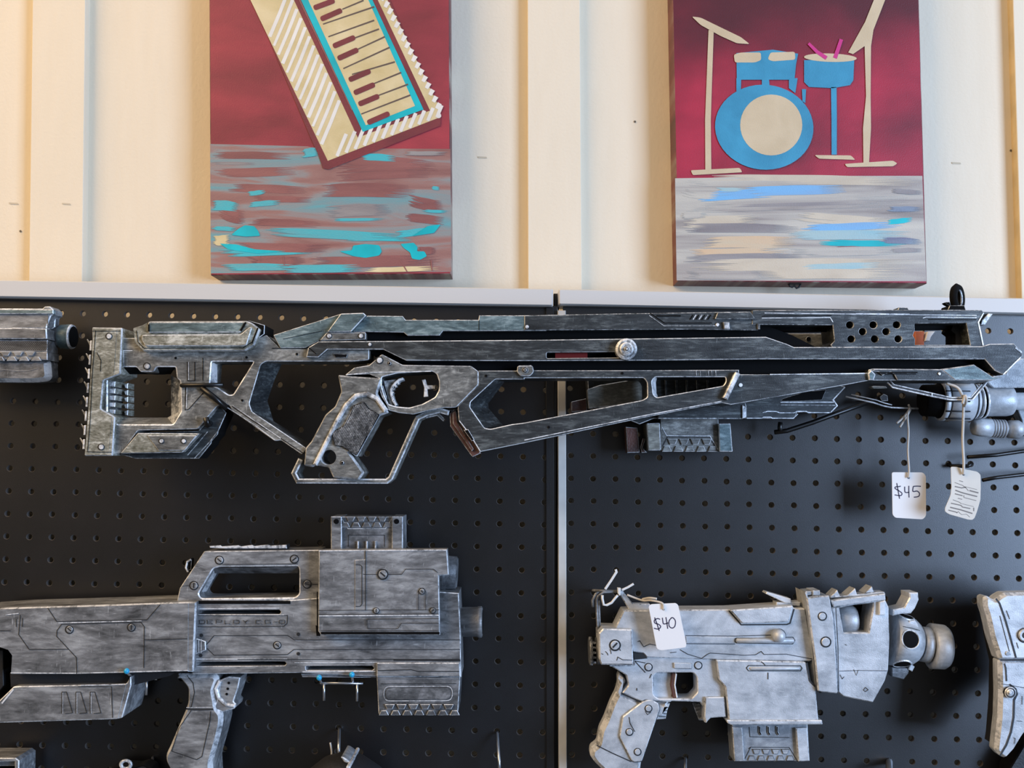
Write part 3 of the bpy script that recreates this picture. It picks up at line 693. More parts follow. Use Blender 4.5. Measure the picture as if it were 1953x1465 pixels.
p.plate(K3((0, 241), (760, 226), (935, 224), (1680, 212), (1755, 335), (1740, 352), (1240, 345), (0, 352)), YF + .002, YK, 1.2)
p.ribbon(K3((938, 224), (1045, 298), (1400, 298)), 1.6, YF + .0025, 3); p.ribbon(K3((930, 240), (1040, 318), (1440, 318)), 1.2, YF + .0025, 1)
p.ribbon(K3((985, 244), (1165, 244)), 2.6, YF + .0025, 3); p.plate(rnd(K3((1420, 268), (1440, 218), (1685, 214), (1722, 268)), 2, 2), YF + .005, YF + .001, 1.2)
for k in range(7): p.ribbon(K3((1235 + k * 22, 272), (1258 + k * 22, 236)), 2.2, YF + .0026, 4 if k % 2 else 3)
p.plate(K3((1482, 290), (1528, 292), (1532, 342), (1490, 340)), YF + .005, YF, 1, mats=(1, 1, 1)); p.plate(K3((1735, 300), (1757, 305), (1757, 345), (1740, 345)), YF + .004, YF, .6, mats=(1, 1, 1))
p.done()
screws(R, K3((20, 326), (1440, 310)), 3.6, YF + .002, slot=False); 
# main side rail
p = Part(R, 'side_rail', RM)
main = K2((262, 318), (1953, 305)) + K3((1800, 400), (1953, 452)) + K4((240, 516), (1640, 510), (1700, 492), (1880, 490), (1942, 552), (1942, 585), (1880, 640), (1800, 722), (1735, 690), (1660, 606), (0, 606)) + \
    K3((1000, 576), (0, 580)) + K2((1405, 462), (915, 459), (745, 377), (330, 377), (262, 436), (172, 432), (187, 362))
slot = rnd(K3((165, 516), (720, 512), (720, 555), (165, 560)), 3, 3)
p.plate(main, YF + .006, YF - .012, 1.5, holes=[slot], hbev=1)
p.flat(K3((230, 510), (470, 510), (470, 566), (230, 566)), YF - .004, 5)
p.ribbon(K2((190, 362), (245, 410)), 1.4, YF + .0064, 3); p.ribbon(K4((1800, 720), (1880, 640), (1930, 590)), 2, YF + .0066, 1); p.ribbon(K4((1890, 520), (1935, 556)), 3, YF + .0066, 1)
p.done()
p = Part(R, 'vent_slots', ['black', 'silver_dim', 'black']); p.plate(K2((370, 410), (480, 412), (472, 438), (392, 438)), YF + .0012, YF - .001, .8); p.done()
screws(R, K2((645, 340)), 3.4, YF + .006, slot=False)
p = Part(R, 'charging_knob', ['silver_dim', 'silver', 'rifle_stock', 'black'], label='round domed charging knob')
c = K3((762, 490))[0]
p.disc(c[0], c[1], 20.5, YF + .016, YF + .002, 4, 28); p.disc(c[0], c[1], 13, YF + .019, YF + .014, 2.5, 24); p.disc(c[0] + .5, c[1], 5, YF + .0205, YF + .018, 1.2, 18, mats=(3, 1, 1)); p.disc(c[0] + .5, c[1], 2.4, YF + .022, YF + .018, .8, 14)
p.done()
# front shroud
p = Part(R, 'barrel_shroud', ['rifle', 'silver_dim', 'rifle', 'black', 'silver'])
sh = K4((-72, 242), (1000, 238), (1640, 240), (1656, 262), (1612, 332), (1652, 512), (530, 520), (512, 500), (540, 470), (528, 352), (-72, 348))
win = K4((1140, 340), (1522, 336), (1552, 500), (1142, 500), (1142, 455), (1126, 430), (1140, 390))
hs = [ell(*K4(q)[0], 7, n=14) for q in ((655, 350), (830, 350), (1005, 350), (750, 400), (925, 400), (665, 455), (840, 455), (1015, 455))]
p.plate(sh, YF + .003, YK, 1.2, holes=[win] + hs, hbev=1.1)
for q in ([(20, 262), (1600, 280)], [(0, 300), (510, 296), (530, 330)], [(1200, 300), (1225, 292), (1600, 296)], [(700, 266), (1100, 270)]): p.ribbon(K4(*q), 1.2, YF + .0035, 4)
for q in ([(0, 285), (520, 280)], [(1240, 310), (1600, 312)]): p.ribbon(K4(*q), 1.5, YF + .0034, 3)
p.ribbon(K4((1652, 262), (1614, 330), (1650, 505)), 2.4, YF + .0036, 4)
p.plate(K4((1690, 264), (1722, 268), (1664, 350), (1630, 352), (1640, 318)), YF - .004, YK, 1.2, mats=(4, 4, 3))
p.plate(K4((1010, 242), (1022, 220), (1085, 222), (1098, 244)), YF - .004, YK + .01, 1, mats=(0, 1, 0))
p.done()
p = Part(R, 'barrel', ['black', 'darkgrey']); p.lathe([(0, 8), (1, 8)], K4((-400, 385))[0], K4((1600, 356))[0], YF - .02, 0)
p.plate(K4((1408, 395), (1430, 330), (1530, 336), (1545, 500), (1440, 500), (1440, 420)), YF - .014, YK, .8, mats=(1, 0, 0)); p.done()
# front sight
p = Part(R, 'front_sight', ['black', 'silver_dim', 'darkgrey'], label='black ring front sight standing on the shroud')
c = K4((1452, 150))[0]
p.torus(c[0] + 1, c[1], YF - .012, .0098, .0040, 0, rotz=math.radians(42), sx=.9, sz=1.12, k=6, n=24)
p.torus(c[0] + 3, c[1], YF - .009, .0088, .0012, 1, rotz=math.radians(42), sx=.9, sz=1.12, k=6, n=24)
p.plate(K4((1400, 205), (1510, 205), (1520, 240), (1385, 240)), YF - .002, YF - .022, 1, mats=(0, 1, 0)); p.plate(rnd(K4((1362, 182), (1400, 178), (1410, 212), (1375, 196)), 2), YF - .004, YF - .012, .8, mats=(0, 1, 0))
p.done()
# handguard
p = Part(R, 'handguard', RM)
HA = lambda *q: K3(*[(x - 1797, y + 117) for x, y in q])   # K2 numbers extended to the right
hg = K2((1455, 535), (1740, 535), (1756, 497), (1848, 494), (1868, 535)) + K3((70, 650), (740, 650), (1600, 646), (1600, 680), (1953, 682)) + K4((0, 724), (790, 706), (800, 682), (830, 676), (1330, 680), (1580, 645), (1722, 738), (1795, 740), (1720, 766), (1000, 764), (800, 764), (600, 802), (0, 906)) + \
    K3((1540, 906), (1470, 892), (940, 992), (0, 1192)) + K2((1470, 1140), (1415, 1048), (1372, 985), (1308, 910), (1300, 800), (1455, 640))
hA = K2((1580, 600), (1800, 600)) + K3((0, 708), (890, 706), (915, 740), (917, 850), (880, 872), (0, 1040)) + K2((1700, 935), (1545, 970), (1500, 962), (1392, 806), (1396, 770))
hB = K3((975, 700), (1500, 700), (1502, 735), (1482, 765), (985, 852), (962, 830), (950, 730))
p.plate(hg, YF + .002, YK - .004, 1.4, holes=[rnd(hA, 3, 2), rnd(hB, 3, 2)], hbev=1.6)
p.loft(K2((1580, 600), (1394, 780), (1390, 806), (1502, 962)), YF, K2((1660, 604), (1528, 780), (1530, 815), (1640, 945)), YF - .034, 0)
p.loft(K3((975, 700), (950, 730), (962, 830), (985, 852)), YF + .001, K3((990, 705), (980, 740), (985, 820), (995, 845)), YF - .015, 1)
p.ribbon(K3((0, 1170), (940, 978), (1470, 880)), 1.6, YF + .0026, 1); p.ribbon(K4((60, 720), (790, 712)), 1.8, YF + .0026, 1)
p.ribbon(K2((1310, 905), (1372, 985), (1415, 1048), (1470, 1138)), 1.6, YF + .0026, 1)
p.plate(K2((1345, 978), (1378, 972), (1425, 1050), (1405, 1060)), YF + .003, YF - .004, .8, mats=(3, 1, 3))
for x, y in K3((182, 1074), (730, 672)) + K2((1512, 574)): p.flat(ell(x, y, 2.6, n=10), YF + .0026, 3)
for x in (1280, 1310, 1370, 1395, 1425): p.ribbon(K3((x, 650), (x + 3, 690)), .9, YF + .0027, 4)
p.done()
p = Part(R, 'bolt_boss', ['rifle_stock', 'silver', 'rifle_stock', 'black']); c = K2((1803, 530))[0]
p.plate(rnd(K2((1745, 500), (1860, 498), (1868, 545), (1840, 576), (1770, 576), (1742, 545)), 3, 2), YF + .006, YF, 1.4); p.disc(*c, 6, YF + .0065, YF + .005, .6, mats=(3, 1, 3)); p.disc(*c, 3.6, YF + .008, YF + .005, .8); p.done()
p = Part(R, 'sling_bar', ['silver', 'silver', 'silver_dim'], label='worn silver sling bar across the handguard')
p.bar(K3((1592, 668), (1498, 862)), 10, YF + .009, YF, 2.2); p.done()
p = Part(R, 'handguard_clip', ['rifle_teal', 'silver', 'rifle', 'black'])
p.plate(K4((1345, 684), (1578, 648), (1722, 738), (1790, 742), (1722, 762), (1440, 760)), YF + .005, YF, 1.3)
p.plate(K4((812, 694), (845, 680), (1340, 684), (1440, 762), (1010, 762), (985, 715), (960, 700), (900, 728), (870, 700)), YF + .0045, YF, 1.2, mats=(2, 1, 2))
p.ribbon(K4((870, 706), (1160, 704)), 2.2, YF + .005, 3); p.ribbon(K4((880, 716), (1150, 716)), 1.6, YF + .005, 3); p.plate(K4((790, 712), (815, 684), (850, 720), (835, 762), (800, 762)), YF + .006, YF, 2.4, mats=(0, 1, 0))
p.done()
screws(R, K4((1325, 714)), 3.2, YF + .0045, slot=False); screws(R, K3((1612, 760)), 4, YF + .002, slot=False)
# trigger housing
p = Part(R, 'trigger_housing', ['rifle_stock', 'silver', 'rifle', 'black'])
th = K2((460, 568), (530, 512), (640, 495), (735, 412), (890, 492), (1400, 500), (1455, 540), (1455, 640), (1290, 808), (1245, 812)) + TR((1450, 985), (1150, 1040), (900, 1105), (640, 1075), (470, 1030), (435, 930), (350, 800), (300, 640), (320, 480)) + K2((640, 560))
op = TR((350, 452), (620, 385), (1240, 352), (1310, 400), (1350, 530), (1345, 680), (1280, 800), (1060, 920), (830, 985), (600, 965), (468, 925), (400, 780), (345, 600))
p.plate(rnd(th, 2, 2), YF + .003, YK, 1.5, holes=[rnd(op, 3, 3)], hbev=2)
p.ribbon(K2((470, 566), (640, 548), (1100, 540)), 1.6, YF + .0036, 1); p.plate(K2((490, 560), (545, 535), (650, 545)), YF + .0035, YF, .4, mats=(0, 1, 0))
p.done()
screws(R, K2((718, 458)), 5.5, YF + .003, slot=False); screws(R, K2((793, 480)), 3, YF + .003, mats=('black', 'silver', 'line'), slot=False)
p = Part(R, 'trigger', ['silver', 'silver', 'silver_dim', 'black'], label='serrated silver trigger')
arc = [TR((700 - 205 * math.cos(a) , 735 - 270 * math.sin(a)))[0] for a in [math.radians(t) for t in range(-55, 80, 9)]]
arc = [TR((x, y))[0] for x, y in ((600, 950), (545, 860), (515, 760), (510, 680), (540, 610), (590, 550), (650, 500), (720, 478))]
p.bar(arc, 5, YF - .004, YF - .02, 1)
for x, y in ((560, 860), (545, 790), (545, 725), (560, 665), (595, 610), (640, 560)): p.plate(TR((x - 15, y - 22), (x + 22, y), (x - 15, y + 22)), YF - .004, YF - .014, .6)
p.plate(TR((372, 520), (600, 490), (530, 580), (492, 680), (500, 800), (545, 945), (490, 945), (440, 740)), YF - .008, YF - .024, 1.4, mats=(2, 0, 2)); p.plate(TR((350, 560), (372, 620), (430, 790), (450, 900), (395, 800), (352, 640)), YF - .004, YF - .02, 1, mats=(2, 0, 2))
p.plate(TR((1048, 500), (1110, 490), (1140, 590), (1285, 600), (1285, 655), (1145, 665), (1160, 795), (1080, 800), (1090, 640)), YF - .006, YF - .018, .9)
p.done()
# grip
p = Part(R, 'pistol_grip', ['rifle_stock', 'silver', 'rifle_stock', 'black', 'silver_dim'])
gp = K2((405, 565), (560, 578), (735, 590), (720, 640), (700, 705), (785, 848), (715, 872), (545, 1180), (490, 1140), (602, 1296), (562, 1352), (368, 1332), (332, 1256), (232, 1240), (215, 1256), (150, 1242), (162, 1110), (205, 1060), (310, 862), (382, 800), (428, 690))
p.plate(rnd(gp, 3, 3), YF + .006, YK + .004, 3.4, bd=.005, holes=[ell(*K2((335, 1180))[0], 14, n=22)], hbev=1.6)
p.bar(K2((235, 1238), (330, 1050), (405, 900), (470, 790), (540, 722), (625, 708), (700, 745), (765, 835)), 8, YF + .009, YF + .003, 2.4, mats=(1, 1, 1), w1=9)
p.loft(K2((250, 1230), (345, 1050), (420, 905)), YF + .0085, K2((290, 1130), (370, 1010), (450, 880)), YF + .0062, 4)
p.done()
p = Part(R, 'grip_panel', ['rubbermesh', 'silver_dim', 'rubbermesh', 'black', 'silver_dim'], label='dark cross-hatched grip panel')
gq = K2((512, 802), (600, 764), (636, 815), (718, 862), (545, 1168), (430, 1098), (380, 1092), (362, 1010), (380, 985), (450, 948), (506, 850))
p.plate(rnd(gq, 3, 3), YF + .0085, YF + .005, 1.0, mats=(0, 3, 3))
def inpoly(x, y, P):
    c = False
    for i in range(len(P)):
        a, b = P[i - 1], P[i]
        if (a[1] > y) != (b[1] > y) and x < (b[0] - a[0]) * (y - a[1]) / (b[1] - a[1]) + a[0]: c = not c
    return c
for dx, dy in ((1.0, .1), (-.5, 1.0)):
    L = math.hypot(dx, dy); dx /= L; dy /= L; nx, ny = -dy, dx; cx, cy = K2((540, 960))[0]
    for k in range(-26, 27):
        run = []
        for j in range(-60, 61):
            x = cx + nx * k * 3 + dx * j * 1.5; y = cy + ny * k * 3 + dy * j * 1.5
            if inpoly(x, y, gq): run.append((x, y))
        if len(run) > 3: p.ribbon([run[1], run[-2]], .9, YF + .0088 + (.0001 if dy > .5 else 0), 4)
p.done()
screws(R, K2((440, 1222)), 3.2, YF + .006, mats=('black', 'silver', 'line'), slot=False)
p = Part(R, 'grip_guard', ['rifle_stock', 'silver', 'rifle_stock', 'black'], label='bent metal loop guard below the grip')
p.bar(K2((128, 1195), (78, 1300), (108, 1358), (770, 1360), (800, 1335), (1000, 888), (1070, 855), (1165, 832), (1235, 850)), 9.5, YF - .002, YK + .006, 2.6)
p.bar(K2((1060, 878), (1150, 858), (1200, 905)), 6, YF - .014, YK + .006, 1.6)
p.done()
p = Part(R, 'magazine_catch', ['brown', 'silver_dim', 'brown', 'black'], label='reddish brown magazine catch below the receiver')
p.plate(K2((1240, 855), (1285, 820), (1310, 915), (1375, 990), (1472, 1150), (1412, 1178), (1395, 1160), (1245, 950)), YF - .006, YK, 1.2)
p.plate(K2((1262, 850), (1285, 835), (1300, 920), (1420, 1120), (1405, 1135), (1265, 930)), YF - .003, YF - .008, 1, mats=(0, 1, 0))
p.done()
p = Part(R, 'bipod_wire', ['silver', 'darkgrey'], label='thin twin wire bracket folded under the handguard')
Y1 = YF - .004
p.tube([(x, y, Y1) for x, y in Z((-60, 690), (20, 765), (600, 895), (860, 945), (1190, 950), (1410, 680))], .0009, 0); p.tube([(x, y, Y1) for x, y in Z((-20, 665), (40, 725), (600, 850), (870, 912), (1170, 912), (1330, 720))], .0007, 0)
p.bar(Z((0, 710), (40, 745), (600, 872), (865, 928), (1180, 930), (1370, 700)), 3, Y1, Y1 - .004, .5, mats=(1, 1, 1)); p.ribbon(Z((600, 850), (600, 895)), 2, Y1 + .001, 0)
p.done()

# ================================================================== second rifle, behind
YG, YH = .050, .016
G = Thing('toy_rifle', 'second toy rifle mostly hidden behind the long one, block magazine and ribbed barrel showing', 'toy gun', 1500, 860, YH)
p = Part(G, 'receiver', ['rifle', 'silver', 'rifle', 'black', 'silver_dim'])
p.plate(K3((460, 500), (1690, 500), (1690, 640), (2050, 700)) + W((1340, 262), (1172, 440), (1205, 470), (1240, 522), (1150, 612), (830, 606), (800, 600), (700, 604), (660, 690), (30, 686), (-10, 680)) + V((1780, 740), (500, 740), (300, 820)) + K3((480, 900)), YG - .004, YH, 1.3)
p.ribbon(W((480, 470), (1200, 468)), 1.6, YG - .0035, 1); p.ribbon(W((480, 505), (1210, 510)), 1.4, YG - .0035, 4); p.ribbon(W((240, 608), (310, 590), (420, 592), (470, 610), (660, 610), (700, 590), (820, 590), (850, 608), (1130, 608)), 1.6, YG - .0035, 1)
p.ribbon(W((30, 682), (235, 682), (250, 668), (350, 668), (370, 682), (650, 682), (710, 625)), 1.6, YG - .0035, 1); p.ribbon(W((1335, 270), (1180, 436), (1235, 515), (1150, 600)), 2, YG - .0035, 1)
p.plate(W((490, 440), (510, 420), (800, 330), (1090, 300), (1030, 440), (720, 456), (500, 458)), YG - .0038, YG - .006, .6, mats=(3, 1, 3))
p.plate(rnd(V((620, 540), (1780, 400), (1830, 560), (1830, 720), (1760, 745), (560, 740)), 2), YG + .004, YG - .01, 1.3, mats=(0, 1, 4)); p.ribbon(V((640, 735), (1760, 738)), 1.8, YG + .0046, 4)
p.plate(V((1770, 545), (1830, 580), (1830, 720), (1770, 740)), YG + .006, YG, .8, mats=(1, 1, 1))
for k in range(6): p.plate(V((660 + k * 150, 150), (685 + k * 150, 150), (690 + k * 150, 420), (668 + k * 150, 420)), YG + .001, YG - .006, .6, mats=(2, 4, 2))
p.done()
p = Part(G, 'side_panel', ['beige', 'silver', 'beige', 'brown', 'black'])
p.plate(rnd(K3((468, 792), (560, 760), (920, 700), (960, 700), (960, 880), (480, 935)), 2, 2), YG + .008, YG - .006, 1.4)
p.plate(K3((352, 884), (368, 880), (460, 860), (468, 950), (352, 960)), YG - .004, YH, .8, mats=(3, 1, 3)); p.done()
p = Part(G, 'rear_panel', ['beige', 'silver', 'beige', 'orange', 'black', 'zip'])
p.plate(K4((-30, 415), (452, 415), (468, 440), (462, 560), (256, 560), (215, 455), (130, 450)), YG, YH, 1); p.disc(*K4((348, 457))[0], 5, YG + .0006, YG - .002, .4, mats=(4, 1, 4))
p.done(); p = Part(G, 'coupling', ['beige', 'silver', 'beige', 'orange', 'black', 'zip'], label='orange and white coupling')
p.plate(K4((1144, 398), (1212, 400), (1205, 440), (1215, 540), (1144, 540)), YG - .01, YH, .8, mats=(3, 3, 3)); p.plate(K4((1235, 400), (1292, 398), (1260, 440), (1250, 470), (1215, 470), (1225, 440)), YG - .008, YH, .8, mats=(5, 5, 5))
p.done()
p = Part(G, 'magazine', ['darkgrey', 'silver', 'rifle_stock', 'brown', 'beige', 'rifle_teal'])
p.plate(V((600, 700), (1430, 700), (1430, 1180), (1400, 1210), (640, 1210), (606, 1185)), YG - .008, YH, 1, mats=(2, 1, 2))
p.ribbon(V((620, 860), (690, 985), (1310, 990), (1420, 1180)), 1.4, YG - .0076, 1); p.ribbon(V((625, 1140), (700, 1000), (1310, 1004), (1410, 1200)), 2.4, YG - .0077, 0)
x0, y0 = V((632, 1030))[0]; x1, y1 = V((1408, 1215))[0]
teeth(p, x0 + 8, x1 - 8, y0, y1, 4, YG - .008, mats=(2, 1, 2))
p.plate(rnd(V((398, 810), (590, 800), (606, 1195), (424, 1197)), 2), YG - .003, YH, 1.6, mats=(4, 1, 4)); p.plate(rnd(V((1430, 812), (1602, 806), (1634, 1215), (1442, 1212)), 2), YG - .001, YH, 1.6, mats=(5, 1, 5))
p.plate(V((104, 860), (270, 870), (302, 1225), (124, 1230)), YG - .016, YH, 1.4, mats=(3, 1, 3)); p.plate(V((345, 1020), (384, 1030), (340, 1160), (404, 1225), (330, 1228), (310, 1150)), YG - .014, YH, 1, mats=(3, 1, 3))
p.done()
p = Part(G, 'fore_barrel', ['pistol', 'silver', 'line', 'black', 'silver_dim'], label='pale ribbed round barrel at the right')
YC = .052
a = Z((450, 955))[0]; b = Z((1260, 970))[0]; 
p.lathe([(0, 26), (.02, 30), (.27, 31), (.30, 34), (.31, 38), (.385, 38), (.39, 36.5), (.42, 36.5), (.425, 38), (.86, 38), (.865, 36.5), (.9, 36.5), (.95, 33), (1, 24)], a, b, YC, ms=[3, 3, 3, 0, 0, 2, 2, 0, 0, 2, 2, 0, 0, 0])
for g in range(0, 360, 30):
    an = math.radians(g)
    if math.cos(an) > .1:
        yy = 962 / 1; cy = Z((1000, 965))[0][1] + math.sin(an) * 38.4
        xa = Z((800, 0))[0][0]; xb = Z((1160, 0))[0][0]; Yr = YC + math.cos(an) * 38.6 * U(YC)
        p.tube([(xa, cy, Yr), (xb, cy + .6, Yr)], .0009, 2, n=6)
p.lathe([(0, 32), (.3, 33), (.35, 25), (.6, 25), (.62, 33), (1, 33)], Z((1255, 965))[0], Z((1345, 962))[0], YC, ms=[1, 1, 3, 3, 1])
p.lathe([(0, 28), (.02, 30), (.25, 30), (.3, 28), (.33, 18), (1, 17)], Z((1340, 960))[0], Z((2700, 950))[0], YC - .004, m=0, ms=[0, 0, 0, 0, 0])
p.done()
p = Part(G, 'upper_handguard', ['pistol_mag', 'silver', 'pistol_mag', 'black'])
p.plate(Z((1410, 680), (1500, 600), (1680, 560), (1780, 420), (1900, 340), (2500, 300), (2500, 760), (1500, 772)), YC + .010, YC - .01, 1.6); p.plate(Z((1480, 775), (2500, 765), (2500, 850), (1700, 850)), YC + .002, YC - .01, .8, mats=(3, 3, 3))
p.plate(Z((1840, 1035), (2400, 1000), (2400, 1500), (1960, 1470), (1920, 1240)), YC - .016, YC - .03, 1.2, mats=(0, 1, 0))
p.done()
p = Part(G, 'recoil_spring', ['pistol', 'silver', 'silver_dim', 'black'], label='short silver spring plug below the barrel')
p.lathe([(0, 11), (.03, 15), (.14, 17), (.36, 17.5), (.37, 14)] + [(.37 + .055 * k + d, r) for k in range(5) for d, r in ((.006, 14), (.012, 17.5), (.035, 17.5), (.042, 14))] + [(.66, 11), (.7, 11), (.72, 17), (.9, 18), (.95, 15), (1, 10)],
        Z((1190, 1345))[0], Z((1935, 1390))[0], YC - .006, m=0); p.done()
p = Part(G, 'bipod_wire', ['silver', 'darkgrey', 'beige'])
Y1 = YG - .008
p.tube([(x, y, Y1) for x, y in W((1345, 395), (1720, 476), (1850, 520), (1960, 540))] + [(1752, 779.5, Y1)], .0009, 0); p.tube([(x, y, Y1) for x, y in W((1420, 368), (1750, 440), (1860, 480), (1960, 505))], .0006, 0)
p.plate(W((1690, 262), (1720, 252), (1880, 258), (1900, 282), (1720, 284)), Y1, Y1 - .01, .8, mats=(2, 0, 2)); p.plate(W((1800, 400), (1850, 360), (1900, 380), (1910, 450), (1830, 455)), Y1, Y1 - .01, .8, mats=(1, 0, 1))
p.done()

# ================================================================== hooks holding the rifles
def wire(name, label, mats, runs, r=.0022, extra=None, group='peg hooks in the pegboards', pname='wire'):
    T = Thing(name, label, 'hook', runs[0][0][0], runs[0][0][1], 0, group)
    p = Part(T, pname, mats)
    for q in runs: p.tube(q, r, 0)
    p.done()
    if extra: extra(T)
    return T
k = lambda X, q, Y: [(x, y, Y) for x, y in X(*q)]
wire('peg_hook', 'black bent wire reaching diagonally below the second rifle, tip turned up', ['blackwire'],
     [k(W, [(1800, 400)], -.004) + k(W, [(1760, 430)], .012) + k(W, ((1250, 610), (900, 740), (560, 850), (400, 868)), .03), k(W, ((480, 868), (470, 800), (480, 735)), .03)], .0027)  # dark diagonal streak with a short upright, built as black tubes
wire('peg_hook', 'black pegboard hook and a wire-built shadow line at the right edge behind the cream printed tag', ['blackwire'],
     [[(2010, 880, -.004), (2000, 901, .01), (1953, 905, .02), (1900, 911, .022), (1874, 916, .022)], [(2010, 838, -.004), (1990, 855, .012), (1900, 868, .02), (1845, 872, .02)], [(1808, 886, -.004), (1814, 889, .008), (1846, 889, .012), (1854, 884, .012)]], .0021)  # second run is black wire standing in for a soft shadow line
wire('peg_hook', 'thin black straight peg hook poking across the stock of the long rifle', ['blackwire'],
     [k(K1, [(812, 655)], -.004) + k(K1, ((806, 645), (960, 643), (1116, 640)), YF + .004)], .0021)
def blk(T):
    p = Part(T, 'arm', ['blackwire', 'darkgrey'], label='thick black rubber sleeve')
    p.lathe([(0, 14), (.08, 18), (.9, 18), (1, 14)], K1((1120, 800))[0], K1((1020, 960))[0], YK - .004, m=0, n=24); p.done()
wire('peg_hook', 'thick black hook with upturned end carrying the long rifle behind its stock', ['blackwire'],
     [k(K1, [(1080, 860)], -.004) + k(K1, [(1060, 900)], .06) + k(K1, ((1000, 940), (985, 885)), YF + .008), k(K1, ((955, 662), (1040, 730), (1130, 802)), YF + .003) + k(K1, [(1150, 830)], .06)], .0030, blk)

# ================================================================== big grey blaster, lower left
YB0, YB1 = .070, .018
B = Thing('toy_blaster', 'big worn grey toy blaster with carry handle and stubby barrel, on the left board', 'toy gun', 400, 1470, YB1)
BM = ['blaster', 'silver', 'blaster', 'line', 'blaster_dark', 'black']
p = Part(B, 'receiver', BM)
b = M1((1085, 528), (1130, 522)) + M2((200, 524), (435, 505), (440, 470), (1115, 470), (1228, 478), (1238, 700), (1242, 952), (760, 950), (340, 928)) + M1((1085, 936))
sl = [rnd(M1((1100, 575), (1100, 598)) + M2((215, 598), (225, 585), (215, 572)), 1.5), rnd(M1((1100, 866), (1100, 892)) + M2((245, 888), (256, 876), (245, 864)), 2), rnd(M2((362, 890), (740, 888), (752, 905), (740, 914), (366, 914)), 2)]
p.plate(b, YB0, YB1, 1.6, holes=sl, hbev=1)
for q in ([(-245, 530), (278, 530)],): p.ribbon(M2(*q), 6, YB0 + .0004, 5)
for q in (M1((1115, 604)) + M2((262, 604), (260, 648), (240, 666), (-150, 668), (-250, 668), (-250, 604)), M1((1165, 770), (1208, 718)) + M2((262, 716), (300, 742), (1236, 742)), M1((1170, 790), (1208, 828)) + M2((262, 824), (298, 796), (1236, 796)), M2((-20, 852), (1236, 852))):
    p.ribbon(q, 1.2, YB0 + .0004, 3)
p.ribbon(M2((300, 870), (1238, 868)), 1.4, YB0 + .0004, 1); p.ribbon(M2((-270, 850), (260, 850)), 1.6, YB0 + .0004, 1); p.ribbon(M2((-262, 566), (215, 562)), 1.6, YB0 + .0004, 1); p.ribbon(M2((-270, 604), (255, 600)), 1.4, YB0 + .0004, 1)
p.ribbon(M2((860, 855), (1238, 858)), 3, YB0 + .0005, 3); p.ribbon(M2((345, 922), (760, 920)), 1.6, YB0 + .0004, 1)
p.ribbon(M2((430, 470), (430, 716)), 2, YB0 + .0005, 5)
p.plate(rnd(M2((765, 872), (1232, 872), (1238, 950), (765, 948)), 1), YB0 + .004, YB0 - .002, 1.6); p.ribbon(M2((772, 915), (960, 910), (1000, 920), (1232, 920)), 1.6, YB0 + .0044, 3)
p.plate(M1((1092, 728), (1160, 750), (1162, 800), (1092, 828)), YB0 + .003, YB0, 1.4, mats=(4, 1, 4))
for x in (1108, 1122, 1136): p.ribbon(M1((x, 738), (x, 815)), 1.1, YB0 + .0034, 1)
for x, y in M1((1137, 716), (1133, 830)) + M2((323, 710), (323, 820)): p.flat(ell(x, y, 3.4, n=12), YB0 + .0005, 3)
p.plate(M2((420, 660), (445, 665), (445, 720), (425, 720)), YB0 + .0006, YB0 - .004, .5, mats=(5, 5, 5))
p.plate(M2((338, 934), (762, 938), (762, 956), (345, 952)), YB0 - .006, YB1, .8, mats=(4, 1, 4))
p.done()
screws(B, M2((203, 772)), 6, YB0, mats=('blaster', 'silver_dim', 'line'), slot=True)
# raised lettering
p = Part(B, 'lettering', ['line', 'silver_dim'], label='faint raised letters DEPLOY CG-0')
GL = {'D': [[(0, 0), (0, 1), (.8, 1), (1, .8), (1, .2), (.8, 0), (0, 0)]], 'E': [[(1, 0), (0, 0), (0, 1), (1, 1)], [(0, .5), (.8, .5)]], 'P': [[(0, 1), (0, 0), (1, 0), (1, .5), (0, .5)]], 'L': [[(0, 0), (0, 1), (1, 1)]],
      'O': [[(.1, 0), (.9, 0), (1, .15), (1, .85), (.9, 1), (.1, 1), (0, .85), (0, .15), (.1, 0)]], 'Y': [[(0, 0), (.5, .5), (1, 0)], [(.5, .5), (.5, 1)]], 'C': [[(1, 0), (.1, 0), (0, .15), (0, .85), (.1, 1), (1, 1)]],
      'G': [[(1, 0), (.1, 0), (0, .15), (0, .85), (.1, 1), (1, 1), (1, .55), (.55, .55)]], '-': [[(.1, .5), (.9, .5)]], '0': [[(.1, 0), (.9, 0), (1, .15), (1, .85), (.9, 1), (.1, 1), (0, .85), (0, .15), (.1, 0)]]}
LX = crop(360, 1150, 9.765)
for ch, x in zip('DEPLOYCG-0', (200, 345, 515, 675, 840, 1010, 1255, 1425, 1580, 1690)):
    for st in GL[ch]:
        p.ribbon(LX(*[(x + a * 100, 325 + c * 62) for a, c in st]), 1.1, YB0 + .0008, 0); p.ribbon(LX(*[(x + a * 100, 333 + c * 62) for a, c in st]), .6, YB0 + .0007, 1)
p.done()
